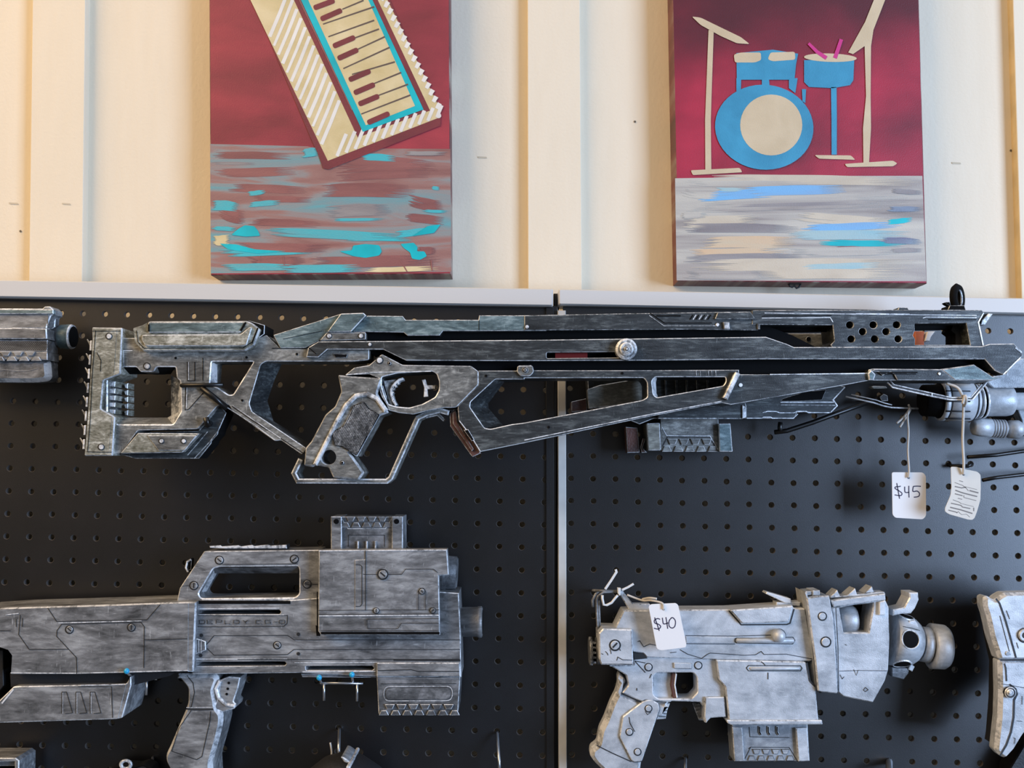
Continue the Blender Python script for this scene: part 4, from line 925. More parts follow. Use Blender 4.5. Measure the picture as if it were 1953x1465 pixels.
# stock
p = Part(B, 'stock', BM)
st = M1((-160, 575), (25, 562), (600, 545), (1000, 530), (1106, 528), (1090, 922), (430, 938), (55, 938), (62, 832), (40, 802), (-10, 786), (-160, 786))
p.plate(st, YB0 + .010, YB1, 2.2, bd=.003)
p.loft(M1((1062, 536), (1060, 920)), YB0 + .0104, M1((1106, 528), (1090, 922)), YB0 + .001, 1)
for q in ([(115, 600), (106, 712), (165, 796), (385, 794)], [(270, 562), (320, 638), (830, 628), (905, 542)], [(812, 900), (815, 668), (796, 642), (348, 654), (322, 690), (320, 722), (432, 842), (434, 936)], [(816, 742), (1058, 735)],
          [(92, 625), (92, 668)], [(128, 618), (126, 668)], [(0, 690), (60, 690)]): p.ribbon(M1(*q), 1.3, YB0 + .0105, 3)
for q in ([(60, 928), (430, 930), (1060, 914)], [(330, 646), (800, 634)], [(30, 600), (105, 592)]): p.ribbon(M1(*q), 1.8, YB0 + .0105, 1)
p.done()
screws(B, M1((391, 684), (741, 672)), 6.2, YB0 + .010, mats=('blaster', 'silver_dim', 'line'))
p = Part(B, 'stock_recess', ['darkgrey', 'line', 'black']); p.plate(M1((-60, 800), (15, 800), (20, 1000), (-60, 1100)), YB0 - .008, YB1, 1); p.plate(M1((55, 930), (990, 925), (960, 945), (745, 1000), (60, 1010)), YB0 - .006, YB1, .8); p.done()
p = Part(B, 'cheek_block', BM, label='lower slotted stock block')
p.plate(rnd(M1((-160, 1180), (-20, 1100), (76, 1006), (104, 1004), (640, 992), (712, 990), (738, 948), (740, 1000), (690, 1182), (650, 1190), (20, 1210), (-160, 1215)), 2, 2), YB0 + .004, YB1, 1.8)
p.loft(M1((712, 990), (664, 1184)), YB0 + .0044, M1((748, 965), (700, 1165)), YB0 - .004, 1)
for x in (350, 430, 510): p.ribbon(M1((x, 1158), (x, 1036), (x + 26, 1036), (x + 60, 1154), (x + 18, 1158)), 1.2, YB0 + .0045, 3); p.ribbon(M1((x + 4, 1158), (x + 4, 1040)), 1.2, YB0 + .0044, 1)
p.ribbon(M1((440, 1006), (630, 1006), (636, 1182)), 1.2, YB0 + .0045, 3); p.ribbon(M1((455, 998), (700, 994)), 1.6, YB0 + .0045, 1); p.ribbon(M1((625, 1068), (625, 1108)), 1, YB0 + .0045, 1); p.ribbon(M1((10, 1100), (76, 1020)), 3, YB0 + .0045, 1)
p.done()
p = Part(B, 'wire_brace', ['steel', 'black']); p.tube(k(M1, ((770, 962), (712, 1125)), YB0 - .01), .0010, 0); p.bar(M1((752, 962), (700, 1135)), 6, YB0 - .011, YB1, 1, mats=(1, 1, 1)); p.done()
# handle
p = Part(B, 'carry_handle', BM, label='flat carry handle with screws and open centre')
ha = M1((998, 528), (1014, 450), (1152, 242)) + M2((440, 234), (440, 545), (280, 545), (280, 520), (-200, 525))
hl = M1((1120, 482), (1205, 338), (1240, 330)) + M2((322, 326), (328, 345), (328, 480), (305, 502), (-200, 508)) + M1((1135, 506))
p.plate(rnd(ha, 2, 2), YB0 - .004, YB1 + .008, 1.5, holes=[rnd(hl, 4, 3)], hbev=2.2)
p.loft(M1((1120, 482), (1205, 338)), YB0 - .006, M1((1150, 495), (1225, 365)), YB0 - .03, 1)
p.loft(M1((1205, 336)) + M2((325, 328)), YB0 - .0055, M1((1220, 366)) + M2((320, 366)), YB0 - .02, 4)
for q in (M1((1028, 438), (1122, 432)), M1((1255, 316)) + M2((320, 312)), M2((345, 430), (430, 428))): p.ribbon(q, 1.1, YB0 - .0036, 3)
p.ribbon(M1((1140, 514)) + M2((300, 512)), 2.2, YB0 - .0035, 1)
p.done()
screws(B, M1((1238, 292), (1094, 435)) + M2((300, 286), (372, 427)), 6.6, YB0 - .004, mats=('blaster', 'silver_dim', 'line'))
p = Part(B, 'top_rail', ['silver', 'silver', 'line'], label='thin silver sight rail on top of the handle'); p.plate(M1((1182, 212), (1245, 208), (1252, 214), (1345, 208), (1362, 214)) + M2((60, 206), (75, 212), (150, 204), (165, 210), (255, 205), (258, 226), (-90, 226)) + M1((1185, 222)), YB0 - .01, YB0 - .026, .9)
p.plate(M1((1265, 220)) + M2((255, 226), (255, 236)) + M1((1268, 240)), YB0 - .012, YB0 - .024, .6, mats=(2, 2, 2)); p.done()
p = Part(B, 'rear_sight', ['silver', 'silver_dim', 'black'], label='small curved silver rear sight'); p.bar(M1((1078, 288), (1055, 302), (1048, 335), (1060, 360)), 4, YB0 - .01, YB0 - .02, 1.2); p.plate(M1((1060, 290), (1082, 290), (1078, 345), (1062, 350)), YB0 - .012, YB0 - .02, .8, mats=(2, 1, 2)); p.done()
# upper box
p = Part(B, 'action_cover', ['blaster', 'silver', 'blaster', 'line', 'blaster_dark', 'black'], label='boxy cover plate with inset screws')
p.plate(M2((438, 236), (1162, 230), (1172, 375), (1116, 380), (1120, 602), (1122, 716), (450, 716), (434, 694)), YB0 + .012, YB0 - .004, 1.8, bd=.0016)
p.plate(M2((642, 292), (700, 288), (700, 236), (702, 236), (702, 574), (642, 572)), YB0 + .0128, YB0 + .011, .6); 
for q in ([(645, 318), (672, 318), (682, 328), (682, 540), (672, 552), (645, 552)], [(702, 236), (702, 576)], [(688, 371), (775, 372)], [(824, 372), (905, 372), (930, 342), (1085, 342), (1110, 362)], [(436, 576), (640, 574), (1118, 572)], [(1000, 574), (1000, 470), (1012, 450), (1030, 450), (1042, 470), (1042, 574)],
          [(714, 625), (1116, 622)], [(714, 625), (714, 678), (870, 680), (885, 678), (905, 648), (1116, 648)], [(436, 598), (1116, 596)], [(450, 690), (1116, 690)], [(706, 625), (706, 664)]): p.ribbon(M2(*q), 1.1, YB0 + .0132, 3)
p.ribbon(M2((440, 606), (1116, 602)), 2.2, YB0 + .0131, 1); p.ribbon(M2((450, 704), (1120, 704)), 5, YB0 + .0126, 5); p.ribbon(M2((440, 240), (1160, 236)), 1.5, YB0 + .0126, 1)
p.done()
screws(B, M2((799, 372)), 8, YB0 + .013, mats=('blaster', 'silver_dim', 'line')); screws(B, M2((1020, 468), (762, 577), (1082, 576)), 4.6, YB0 + .013, mats=('blaster', 'silver_dim', 'line'))
p = Part(B, 'top_magazine', BM, label='magazine block with rows of small teeth standing on top')
p.plate(M2((568, 46), (850, 46), (850, 240), (568, 240)), YB0 - .012, YB1 + .008, 1.2, mats=(4, 1, 4))
p.plate(rnd(M2((506, 45), (566, 45), (568, 240), (506, 240)), 1), YB0 - .007, YB1 + .006, 1.6); p.plate(rnd(M2((850, 45), (912, 45), (912, 240), (850, 240)), 1), YB0 - .007, YB1 + .006, 1.6)
for x in (537, 877): p.flat(ell(*M2((x, 73))[0], 5, n=16), YB0 - .0066, 5)
x0, y0 = M2((600, 46))[0]; x1, y1 = M2((815, 106))[0]; teeth(p, x0 - 4, x1 + 4, y0, y1, 4, YB0 - .012, mats=(0, 1, 0), h=.002)
p.ribbon(M2((570, 60), (602, 114), (815, 114), (848, 60)), 1.2, YB0 - .0115, 1); p.ribbon(M2((606, 216), (606, 150), (810, 150), (810, 216)), 1, YB0 - .0115, 3)
for x in (658, 708, 757): p.bar(M2((x, 185), (x, 240)), 3, YB0 - .009, YB0 - .013, .8, mats=(1, 1, 1))
p.done()
p = Part(B, 'scope', ['blaster', 'silver', 'black', 'blaster_dark'], label='short round scope lens at the front'); p.lathe([(0, 33), (.35, 33), (.38, 35), (.6, 35), (.62, 31), (.95, 30), (1, 26)], M2((1060, 355))[0], M2((1222, 362))[0], YB0 - .024, m=0, n=44, ms=[0, 0, 3, 3, 3, 3]); p.done()
p = Part(B, 'barrel', ['blaster', 'silver', 'black'], label='stubby round barrel')
p.lathe([(0, 27), (.8, 27.5), (.83, 29), (.97, 29), (1, 26)], M2((1215, 640))[0], M2((1362, 640))[0], YB0 - .030, m=0, n=44); p.lathe([(0, 22), (1, 22)], M2((1340, 640))[0], M2((1364, 640))[0], YB0 - .030, m=2); p.done()
p = Part(B, 'lower_block', ['blaster_dark', 'silver', 'blaster_dark', 'line', 'blaster'], label='lower front block with oblong inset and teeth')
p.plate(rnd(M2((765, 945), (1236, 945), (1224, 1160), (1205, 1168), (775, 1162)), 1), YB0 + .002, YB1, 1.6)
ob = rnd(M2((805, 1005), (1192, 1003), (1192, 1085), (805, 1087)), 13, 6)
p.ribbon(ob + [ob[0]], 1.3, YB0 + .0025, 1); ob2 = rnd(M2((815, 1012), (1184, 1010), (1184, 1078), (815, 1080)), 12, 6); p.plate(ob2, YB0 + .0026, YB0 + .002, .6, mats=(2, 3, 3))
p.ribbon(M2((772, 962), (1228, 960)), 1.4, YB0 + .0025, 4); p.ribbon(M2((790, 990), (1215, 988)), 1, YB0 + .0025, 3)
x0, y0 = M2((805, 1106))[0]; x1, y1 = M2((1205, 1168))[0]; teeth(p, x0, x1, y0, y1, 6, YB0 + .001, mats=(0, 1, 0), h=.0035)
p.done()
p = Part(B, 'pistol_grip', BM)
g = M1((985, 938), (1210, 938), (1230, 965), (1205, 1030), (1215, 1075), (1222, 1130), (1250, 1160), (1250, 1215), (1230, 1300), (1190, 1440), (1200, 1620), (940, 1620), (960, 1500), (928, 1440), (925, 1400), (945, 1360), (1005, 1220), (1040, 1140), (1052, 1100), (1052, 1020), (1010, 970))
p.plate(rnd(g, 6, 3), YB0 - .006, YB1 + .004, 6.5, bd=.008)
for q in ([(1055, 942), (1090, 985), (1098, 1040), (1080, 1120), (1045, 1132)], [(1080, 1140), (1010, 1240), (970, 1370), (1110, 1418), (1140, 1400), (1185, 1200), (1190, 1145)]): p.ribbon(M1(*q), 1.3, YB0 - .0056, 3)
p.ribbon(M1((1045, 1132), (1130, 1136), (1205, 1134)), 2.6, YB0 - .0056, 3); p.ribbon(M1((1052, 1124), (1205, 1122)), 1.2, YB0 - .0055, 1)
p.done()
p = Part(B, 'trigger', ['blaster', 'silver', 'blaster', 'black'], label='curved trigger with small dots')
p.plate(rnd(M1((1245, 968), (1290, 950), (1356, 955), (1345, 1010), (1318, 1090), (1332, 1105), (1325, 1130), (1255, 1150), (1205, 1130), (1225, 1080)), 2, 3), YB0 - .010, YB1 + .012, 2)
p.bar(M1((1240, 975), (1218, 1020), (1232, 1070), (1275, 1110), (1325, 1118)), 6, YB0 - .007, YB0 - .014, 2, mats=(1, 1, 1))
for x, y in M1((1292, 985), (1286, 1018), (1280, 1048)): p.flat(ell(x, y, 2.6, n=10), YB0 - .0096, 3)
p.done()

# blue-tipped wire pegs that hold it
def bead(T, x, y, Y, r=5.2):
    p = Part(T, 'bead', ['bead'], label='blue plastic tip'); c = at(x, y, Y); n = 14
    prev = None; rw = r * U(Y)
    rings = [[p.vert(c + Vector((rw * math.sin(a) * math.cos(t), rw * math.sin(a) * math.sin(t), rw * 1.05 * math.cos(a)))) for t in [2 * math.pi * i / n for i in range(n)]] for a in [math.pi * (j + .5) / 9 for j in range(9)]]
    for q in range(8):
        for i in range(n): p.face((rings[q][i], rings[q][(i + 1) % n], rings[q + 1][(i + 1) % n], rings[q + 1][i]), 0, True)
    p.face(tuple(rings[0]), 0); p.face(tuple(rings[-1][::-1]), 0); p.done()
Yp = .062
def bb(T):
    bead(T, *M2((440, 955))[0], YB0 + .006); bead(T, *M2((625, 938))[0], YB0 + .006)
wire('peg_hook', 'double steel peg with two blue tips under the middle of the big grey blaster', ['steel'],
     [k(M2, ((445, 985), (560, 986), (688, 988)), Yp), k(M2, ((468, 985), (468, 1084)), Yp), k(M2, ((655, 985), (654, 1088)), Yp), k(M2, [(455, 1000)], -.004) + k(M2, [(452, 985)], Yp - .004) + k(M2, [(442, 958)], YB0 + .006),
      k(M2, [(630, 1000)], -.004) + k(M2, [(632, 985)], Yp - .004) + k(M2, [(625, 940)], YB0 + .006)], .0013, bb)
wire('peg_hook', 'steel peg with one blue tip under the stock of the big grey blaster', ['steel'],
     [k(M1, ((745, 950), (800, 955), (886, 962)), Yp), k(M1, ((829, 962), (826, 1053)), Yp), k(M1, [(760, 1000)], -.004) + k(M1, [(750, 955)], Yp - .002) + k(M1, [(715, 925)], YB0 + .012)], .0013, lambda T: bead(T, *M1((715, 918))[0], YB0 + .016))

# ================================================================== pale toy pistol, lower right
YQ0, YQ1 = .066, .036
Q = Thing('toy_blaster', 'pale silver toy pistol with bulbous muzzle and price tag, on the right board', 'toy gun', 1400, 1470, YQ1)
PM = ['pistol', 'silver', 'pistol', 'line', 'pistol_mag', 'black']
p = Part(Q, 'receiver', PM)
r = P1((345, 476), (405, 352), (800, 346), (1150, 344), (1560, 316)) + P2((228, 314), (240, 336), (318, 336), (384, 700), (345, 714), (0, 706)) + P1((1060, 700), (570, 684), (545, 655), (470, 646), (440, 560))
p.plate(rnd(r, 2, 2), YQ0, YQ1, 2.2, bd=.002)
p.plate(rnd(P1((1158, 348), (1558, 322)) + P2((232, 318), (222, 360), (200, 432)) + P1((1245, 444)), 4, 3), YQ0 + .006, YQ0 - .002, 2.2)
p.ribbon(P1((1150, 352), (1238, 452)) + P2((190, 450), (212, 440), (240, 340)), 2.4, YQ0 + .0004, 3)
for q in (P1((845, 528), (1195, 532)), P1((850, 586), (1195, 588)), P1((1190, 560), (1205, 545), (1450, 548)), P1((1190, 560), (1205, 582)) + P2((230, 588), (246, 562), (232, 540), (178, 540)), P1((1195, 532)) + P2((78, 524)),
          P1((505, 572), (520, 565), (548, 608), (590, 588), (650, 600)), P1((805, 628), (860, 660), (960, 690), (1000, 660), (1020, 652), (1150, 660), (1260, 668), (1340, 664), (1380, 640), (1400, 662), (1558, 660)) + P2((210, 665), (370, 694)), P1((735, 650), (780, 645))):
    p.ribbon(q, 1.2, YQ0 + .0005, 3)
p.plate(P1((846, 534), (1192, 538), (1192, 582), (850, 580)), YQ0 + .0008, YQ0, .6)
p.done()
p = Part(Q, 'bolt', ['pistol', 'silver', 'pistol', 'line'], label='sliding bolt bar with round knob')
p.lathe([(0, 2), (.02, 4.6), (.98, 4.6), (1, 2)], P1((1200, 564))[0], P2((240, 564))[0], YQ0 + .002, m=0, n=20)
c = P2((130, 530))[0]; p.flat(ell(*c, 14, n=26), YQ0 + .0008, 3); p.lathe([(0, 10), (1, 10)], c, (c[0] + .01, c[1]), YQ0, m=0, n=3, caps=False)
p.dome(c[0], c[1], 12.5, YQ0 + .005, .008, 0, 26, 7); p.disc(c[0], c[1], 12.5, YQ0 + .005, YQ0, .2, 26)
p.done()
p = Part(Q, 'rear_block', PM)
p.plate(rnd(P1((230, 512), (260, 479), (466, 486), (476, 738), (246, 736), (234, 702)), 1, 2), YQ0 + .008, YQ1, 2.4)
for q in ([(250, 655), (262, 662)], [(278, 640), (292, 655), (296, 668)], [(310, 625), (318, 648), (318, 658)], [(378, 622), (384, 636)], [(358, 705), (365, 680), (400, 700), (470, 702)]): p.ribbon(P1(*q), 1.2, YQ0 + .0085, 3)
p.done()
screws(Q, P1((345, 597)), 8.4, YQ0 + .008, mats=('pistol', 'silver', 'line'), ang=-.8)
p = Part(Q, 'rear_knob', ['blaster_dark', 'silver_dim', 'black'], label='dark ribbed round knob at the back')
c0 = P1((158, 638))[0]; c1 = P1((240, 636))[0]
p.lathe([(0, 22), (.06, 26), (.3, 26), (.34, 20), (.6, 19), (.64, 25), (1, 25)], c0, c1, YQ0 - .022, m=0, n=32, ms=[0, 1, 2, 2, 0, 0])
for j in range(5): y = 570 + j * 34; p.plate(P1((180, y), (212, y + 8), (212, y + 20), (182, y + 22)), YQ0 - .008 - abs(j - 2) * .002, YQ0 - .02, .8, mats=(1, 1, 0))
p.done()
p = Part(Q, 'frame', PM)
fr = P1((300, 738), (480, 738), (480, 660), (1058, 696), (1078, 840), (1122, 888), (1132, 1105), (1022, 1112), (988, 1148), (975, 1140), (975, 1040), (945, 1000), (745, 992), (738, 1000), (640, 990), (560, 985), (540, 998), (395, 935), (440, 880), (425, 810), (345, 762))
to = rnd(P1((614, 815), (645, 790), (900, 790), (926, 822), (930, 930), (886, 976), (650, 976), (616, 948)), 4, 3)
p.plate(rnd(fr, 2, 2), YQ0 - .003, YQ1 + .002, 2, holes=[to], hbev=1.8)
for q in ([(485, 708), (560, 790)], [(485, 708), (560, 722)], [(604, 800), (590, 830)], [(500, 900), (500, 918)], [(975, 1000), (1000, 962), (1122, 962)], [(395, 935), (530, 1000), (560, 985)]): p.ribbon(P1(*q), 1.5, YQ0 - .0025, 3)
bx = rnd(P1((762, 722), (886, 724), (886, 762), (764, 760)), 1, 2); p.plate(bx, YQ0 - .0005, YQ0 - .004, 1.0); p.ribbon(bx + [bx[0]], 1, YQ0 - .0024, 3)
p.plate(P1((985, 966), (1118, 964), (1130, 1104), (1020, 1110), (990, 1148), (978, 1100)), YQ0 + .001, YQ0 - .006, 1.6)
p.plate(P1((475, 650), (555, 655), (575, 690), (480, 700)), YQ0 - .0015, YQ0 - .006, .6, mats=(3, 3, 3))
p.done()
screws(Q, P1((582, 752), (934, 740)), 6, YQ0 - .003, mats=('pistol', 'silver', 'line'), slot=False)
p = Part(Q, 'trigger', ['pistol', 'silver', 'pistol', 'brown'])
p.plate(P1((612, 785), (742, 790), (760, 880), (745, 980), (612, 980)), YQ0 - .012, YQ1 + .01, 2); p.bar(P1((762, 795), (750, 880), (768, 972)), 6, YQ0 - .006, YQ0 - .02, 1.6, mats=(3, 3, 3)); p.bar(P1((778, 800), (768, 880), (784, 970)), 3, YQ0 - .005, YQ0 - .02, 1, mats=(1, 1, 1))
p.done()
p = Part(Q, 'grip_hook', ['blaster_dark', 'silver_dim', 'black'], label='dark notched hook under the trigger guard')
p.plate(rnd(P1((890, 1000), (960, 1010), (978, 1060), (975, 1130), (940, 1130), (915, 1070)), 2), YQ0 - .018, YQ1 + .004, 1.5); 
for j in range(5): p.ribbon(P1((905 + j * 8, 1020 + j * 24), (945 + j * 4, 1014 + j * 24)), 1.6, YQ0 - .0175, 1)
p.done()
p = Part(Q, 'pistol_grip', PM)
gp = P1((368, 830), (380, 800), (430, 860), (395, 936), (540, 1000), (570, 985), (640, 1010), (735, 998), (700, 1118), (640, 1124), (625, 1160), (540, 1420), (520, 1560), (330, 1560), (205, 1440), (170, 1390), (175, 1335), (222, 1300), (240, 1200), (275, 1130), (320, 1010), (358, 935), (372, 880))
p.plate(rnd(gp, 5, 3), YQ0 - .004, YQ1 + .004, 8, bd=.010)
p.plate(P1((640, 1030), (735, 1010), (715, 1060), (705, 1118), (636, 1124)), YQ0 - .008, YQ1 + .01, 2)
for j in range(4): p.ribbon(P1((655, 1034 + j * 22), (722 - j * 4, 1038 + j * 22)), 1.4, YQ0 - .0075, 3)
p.ribbon(P1((215, 1305), (330, 1362), (460, 1420)), 1.8, YQ0 - .0035, 3); p.ribbon(P1((395, 938), (528, 1000)), 1.8, YQ0 - .0035, 3)
p.done()
p = Part(Q, 'grip_panel', PM, label='flat screwed grip side panel')
gl = P1((540, 996), (575, 984), (610, 986), (655, 1012), (662, 1050), (535, 1420), (480, 1424), (460, 1412), (376, 1245), (400, 1102))
p.plate(rnd(gl, 3, 3), YQ0 - .001, YQ0 - .006, 1.8); g2 = rnd(gl, 3, 3); p.ribbon(g2 + [g2[0]], 1.5, YQ0 - .0032, 3)
p.ribbon(P1((445, 1105), (452, 1150), (485, 1208)), 1.4, YQ0 - .0006, 3); p.ribbon(P1((560, 1065), (575, 1088), (600, 1070)), 1, YQ0 - .0006, 3)
p.done()
screws(Q, P1((582, 1045), (447, 1211), (505, 1352)), 5.6, YQ0 - .001, mats=('pistol', 'silver', 'line'), slot=False)
p = Part(Q, 'magazine_well', PM)
mw = P1((1062, 702)) + P2((300, 714), (325, 720), (350, 850), (392, 892), (412, 1132)) + P1((1150, 1130), (1148, 1090), (1126, 890), (1080, 840))
p.plate(rnd(mw, 2, 2), YQ0 + .004, YQ1, 2)
p.plate(rnd(P1((1135, 1128)) + P2((438, 1128), (443, 1158)) + P1((1165, 1160), (1140, 1148)), 1.5, 2), YQ0 + .007, YQ1, 1.8)
for q in (P1((1275, 758), (1290, 740)) + P2((285, 742), (297, 760), (285, 778)) + P1((1290, 778), (1275, 758)), P1((1378, 712), (1395, 724), (1408, 738)), P1((1428, 790), (1428, 838))): p.ribbon(q, 1.5, YQ0 + .0045, 3)
p.lathe([(0, 2), (.03, 3.6), (.97, 3.6), (1, 2)], P1((1295, 760))[0], P2((282, 760))[0], YQ0 + .0035, m=0, n=16)
p.ribbon(P2((330, 720), (352, 850), (388, 888)), 3, YQ0 + .0046, 3)
p.done()
p = Part(Q, 'magazine', ['pistol_mag', 'silver', 'pistol_mag', 'line', 'pistol', 'black'], label='magazine block with rows of small teeth')
p.plate(P1((1172, 1150)) + P2((335, 1150), (350, 1415)) + P1((1188, 1418), (1176, 1200)), YQ0 - .008, YQ1, 1.5)
p.plate(P2((252, 1186), (332, 1182), (350, 1416), (270, 1420)), YQ0 - .003, YQ1, 1.8, mats=(4, 1, 4)); p.plate(P1((1174, 1178), (1245, 1180), (1262, 1416), (1190, 1418)), YQ0 - .005, YQ1, 1.5)
for x in (1368, 1430, 1492): p.bar(P1((x, 1170), (x, 1212), (x + 12, 1232)), 4, YQ0 - .0065, YQ0 - .009, .8, mats=(5, 1, 5))
for q in (P1((1290, 1330), (1305, 1318)) + P2((205, 1320), (262, 1415)), P1((1295, 1175), (1300, 1245), (1580, 1250)), P1((1265, 1400), (1305, 1318))): p.ribbon(q, 1.2, YQ0 - .0076, 3)
x0, y0 = P1((1312, 1332))[0]; x1, y1 = P2((212, 1415))[0]; teeth(p, x0, x1, y0, y1, 4, YQ0 - .008, mats=(0, 3, 0), h=.0016)
p.done()
p = Part(Q, 'barrel_band', PM, label='tall clamp band around the barrel')
p.plate(rnd(P2((322, 218), (340, 262), (400, 250), (490, 246), (522, 420), (552, 930), (545, 942), (410, 925), (388, 700)), 2, 2), YQ0 + .010, YQ1, 2.2, bd=.002)
p.plate(P2((322, 216), (370, 212), (370, 240), (325, 245)), YQ0 + .002, YQ1 + .01, 1.2, mats=(4, 1, 4)); p.plate(P2((372, 210), (422, 208), (422, 245), (372, 245)), YQ0 + .004, YQ1 + .01, 1.2)
p.ribbon(P2((334, 262), (382, 700), (404, 925)), 3, YQ0 + .006, 3)
p.ribbon(P2((535, 330), (550, 600), (556, 920)), 1.2, YQ0 + .0062, 3)
p.done()
screws(Q, P2((440, 392)), 6.6, YQ0 + .010, mats=('pistol', 'silver', 'line'), slot=False); screws(Q, P2((464, 574)), 8, YQ0 + .010, mats=('pistol', 'silver', 'line'), slot=False)
p = Part(Q, 'barrel_jacket', PM)
jk = P2((505, 330), (880, 262), (912, 330), (918, 560), (908, 775), (885, 850), (800, 1005), (585, 960), (552, 930), (525, 500))
wn = P2((562, 335), (640, 318), (800, 298), (800, 330), (768, 508), (592, 508))
p.plate(rnd(jk, 2, 2), YQ0 + .006, YQ1, 2.2, bd=.002, holes=[wn], hbev=2)
for q in ([(560, 780), (700, 775), (900, 778)], [(600, 590), (612, 598)], [(662, 768), (680, 810), (695, 772)], [(565, 805), (580, 835), (595, 820)], [(730, 915), (745, 895), (765, 912), (745, 925), (730, 915)]): p.ribbon(P2(*q), 1, YQ0 + .0065, 3)
p.done()
p = Part(Q, 'inner_barrel', ['pistol', 'silver', 'black']); p.plate(P2((560, 330), (802, 290), (800, 515), (575, 515)), YQ0 - .03, YQ1 + .003, .5, mats=(2, 2, 2)); p.lathe([(0, 28), (.8, 28), (.9, 26), (1, 24)], P2((545, 418))[0], P2((672, 418))[0], YQ0 - .018, m=0, n=32); p.done()
p = Part(Q, 'top_rail', PM, label='top rail with three small spikes')
p.plate(P2((500, 282), (700, 255), (885, 232), (888, 276), (700, 300), (522, 326)), YQ0 + .008, YQ1 + .012, 1.8)
for q in ([(500, 250), (545, 205), (565, 250)], [(614, 244), (672, 194), (686, 242)], [(738, 228), (790, 180), (808, 222)]): p.plate(P2(*q), YQ0 + .001, YQ0 - .018, 1.4)
p.plate(P2((500, 262), (500, 248), (560, 250), (700, 236), (830, 220), (880, 220), (886, 236)), YQ0 + .001, YQ1 + .015, 1.2)
p.plate(P2((842, 292), (886, 280), (886, 385), (842, 385)), YQ0 + .010, YQ0, 1.5)
p.done()
p = Part(Q, 'rear_sight', PM, label='tilted flat sight blade')
p.plate(P2((38, 232), (48, 220), (216, 268), (220, 302), (180, 300)), YQ0 - .006, YQ0 - .022, 1.4); p.plate(P2((115, 292), (285, 292), (280, 318), (115, 312)), YQ0 - .008, YQ0 - .024, 1)
p.done()
p = Part(Q, 'sight_bracket', PM, label='cranked metal hanging bracket on top')
p.plate(HK((790, 460), (850, 440), (900, 520), (1050, 700), (1360, 705), (1400, 820), (1230, 820), (980, 820), (820, 560)), YQ0 - .010, YQ0 - .020, 1.8); p.done()
p = Part(Q, 'muzzle', ['pistol', 'silver', 'pistol', 'line', 'black', 'blaster_dark'], label='bulbous round muzzle with dark oval ports and a flared ring')
a = MZ((-20, 830))[0]; b = MZ((440, 900))[0]; YC = YQ0 - .026
p.lathe([(0, 49), (.25, 49), (.5, 47), (.7, 43), (.85, 36), (.95, 28), (1, 18)], a, b, YC, m=0, n=48)
p.lathe([(0, 27), (.02, 32), (.55, 33), (.6, 29), (.68, 29)], MZ((425, 910))[0], MZ((640, 940))[0], YC, n=48, m=0, ms=[0, 0, 4, 4])
p.lathe([(0, 38), (.08, 42), (.8, 41), (.98, 37), (1, 31)], MZ((560, 940))[0], MZ((815, 960))[0], YC, n=48, m=0)
# ports: round wells lying on the curved shell
A_, B_ = at(*a, YC), at(*b, YC); ax_ = (B_ - A_).normalized(); E1 = Vector((0, -1, 0)); E1 = (E1 - ax_ * E1.dot(ax_)).normalized(); E2 = ax_.cross(E1); uu = U(YC)
def port(dpx, phi, R, rs):
    def P(rho, th, lift):
        g = phi + rho * math.sin(th) / rs; x = dpx + rho * math.cos(th)
        tt = x * uu / (B_ - A_).length; rad = rs
        for (t0, r0), (t1, r1) in zip(SH[:-1], SH[1:]):
            if t0 <= tt <= t1: rad = r0 + (r1 - r0) * (tt - t0) / (t1 - t0)
        return p.vert(A_ + ax_ * x * uu + (E1 * math.cos(g) + E2 * math.sin(g)) * (rad + lift) * uu)
    N = 28; TH = [2 * math.pi * q / N for q in range(N)]
    prev = None
    for rho, lift in ((R * .2, .5), (R * .6, .5), (R * .88, .5), (R * .92, 1.6), (R, 1.4), (R * 1.06, 0)):
        ring = [P(rho, th, lift) for th in TH]
        if prev is None: p.face(tuple(ring), 4)
        else:
            for q in range(N): p.face((prev[q], prev[(q + 1) % N], ring[(q + 1) % N], ring[q]), 4 if rho < R * .9 else 1)
        prev = ring
SH = [(0, 49), (.25, 49), (.5, 47), (.7, 43), (.85, 36), (.95, 28), (1, 18)]
port(20, math.radians(-11), 17.5, 48); port(19, math.radians(60), 17, 48); port(20, math.radians(-80), 17, 48)
p.ribbon(MZ((170, 655), (300, 680), (420, 715)), 1.2, YC + 40 * U(YC), 3); p.plate(MZ((270, 575), (350, 565), (400, 640), (420, 705), (330, 680), (255, 630)), YC + .018, YC, 1.4, mats=(0, 1, 0))
p.plate(MZ((10, 1260), (270, 1270), (250, 1350), (185, 1435), (10, 1395)), YC + .006, YC - .012, 1.2, mats=(5, 5, 5)); p.plate(MZ((285, 1200), (345, 1250), (310, 1320), (255, 1290)), YC + .008, YC - .008, 1.2)
p.done()
p = Part(Q, 'front_sight', PM, label='cranked front sight blade')
p.plate(MZ((30, 410), (190, 375), (270, 230), (262, 160), (395, 158), (405, 265), (350, 390), (290, 465), (150, 470), (25, 500)), YC + .024, YC, 2); p.done()

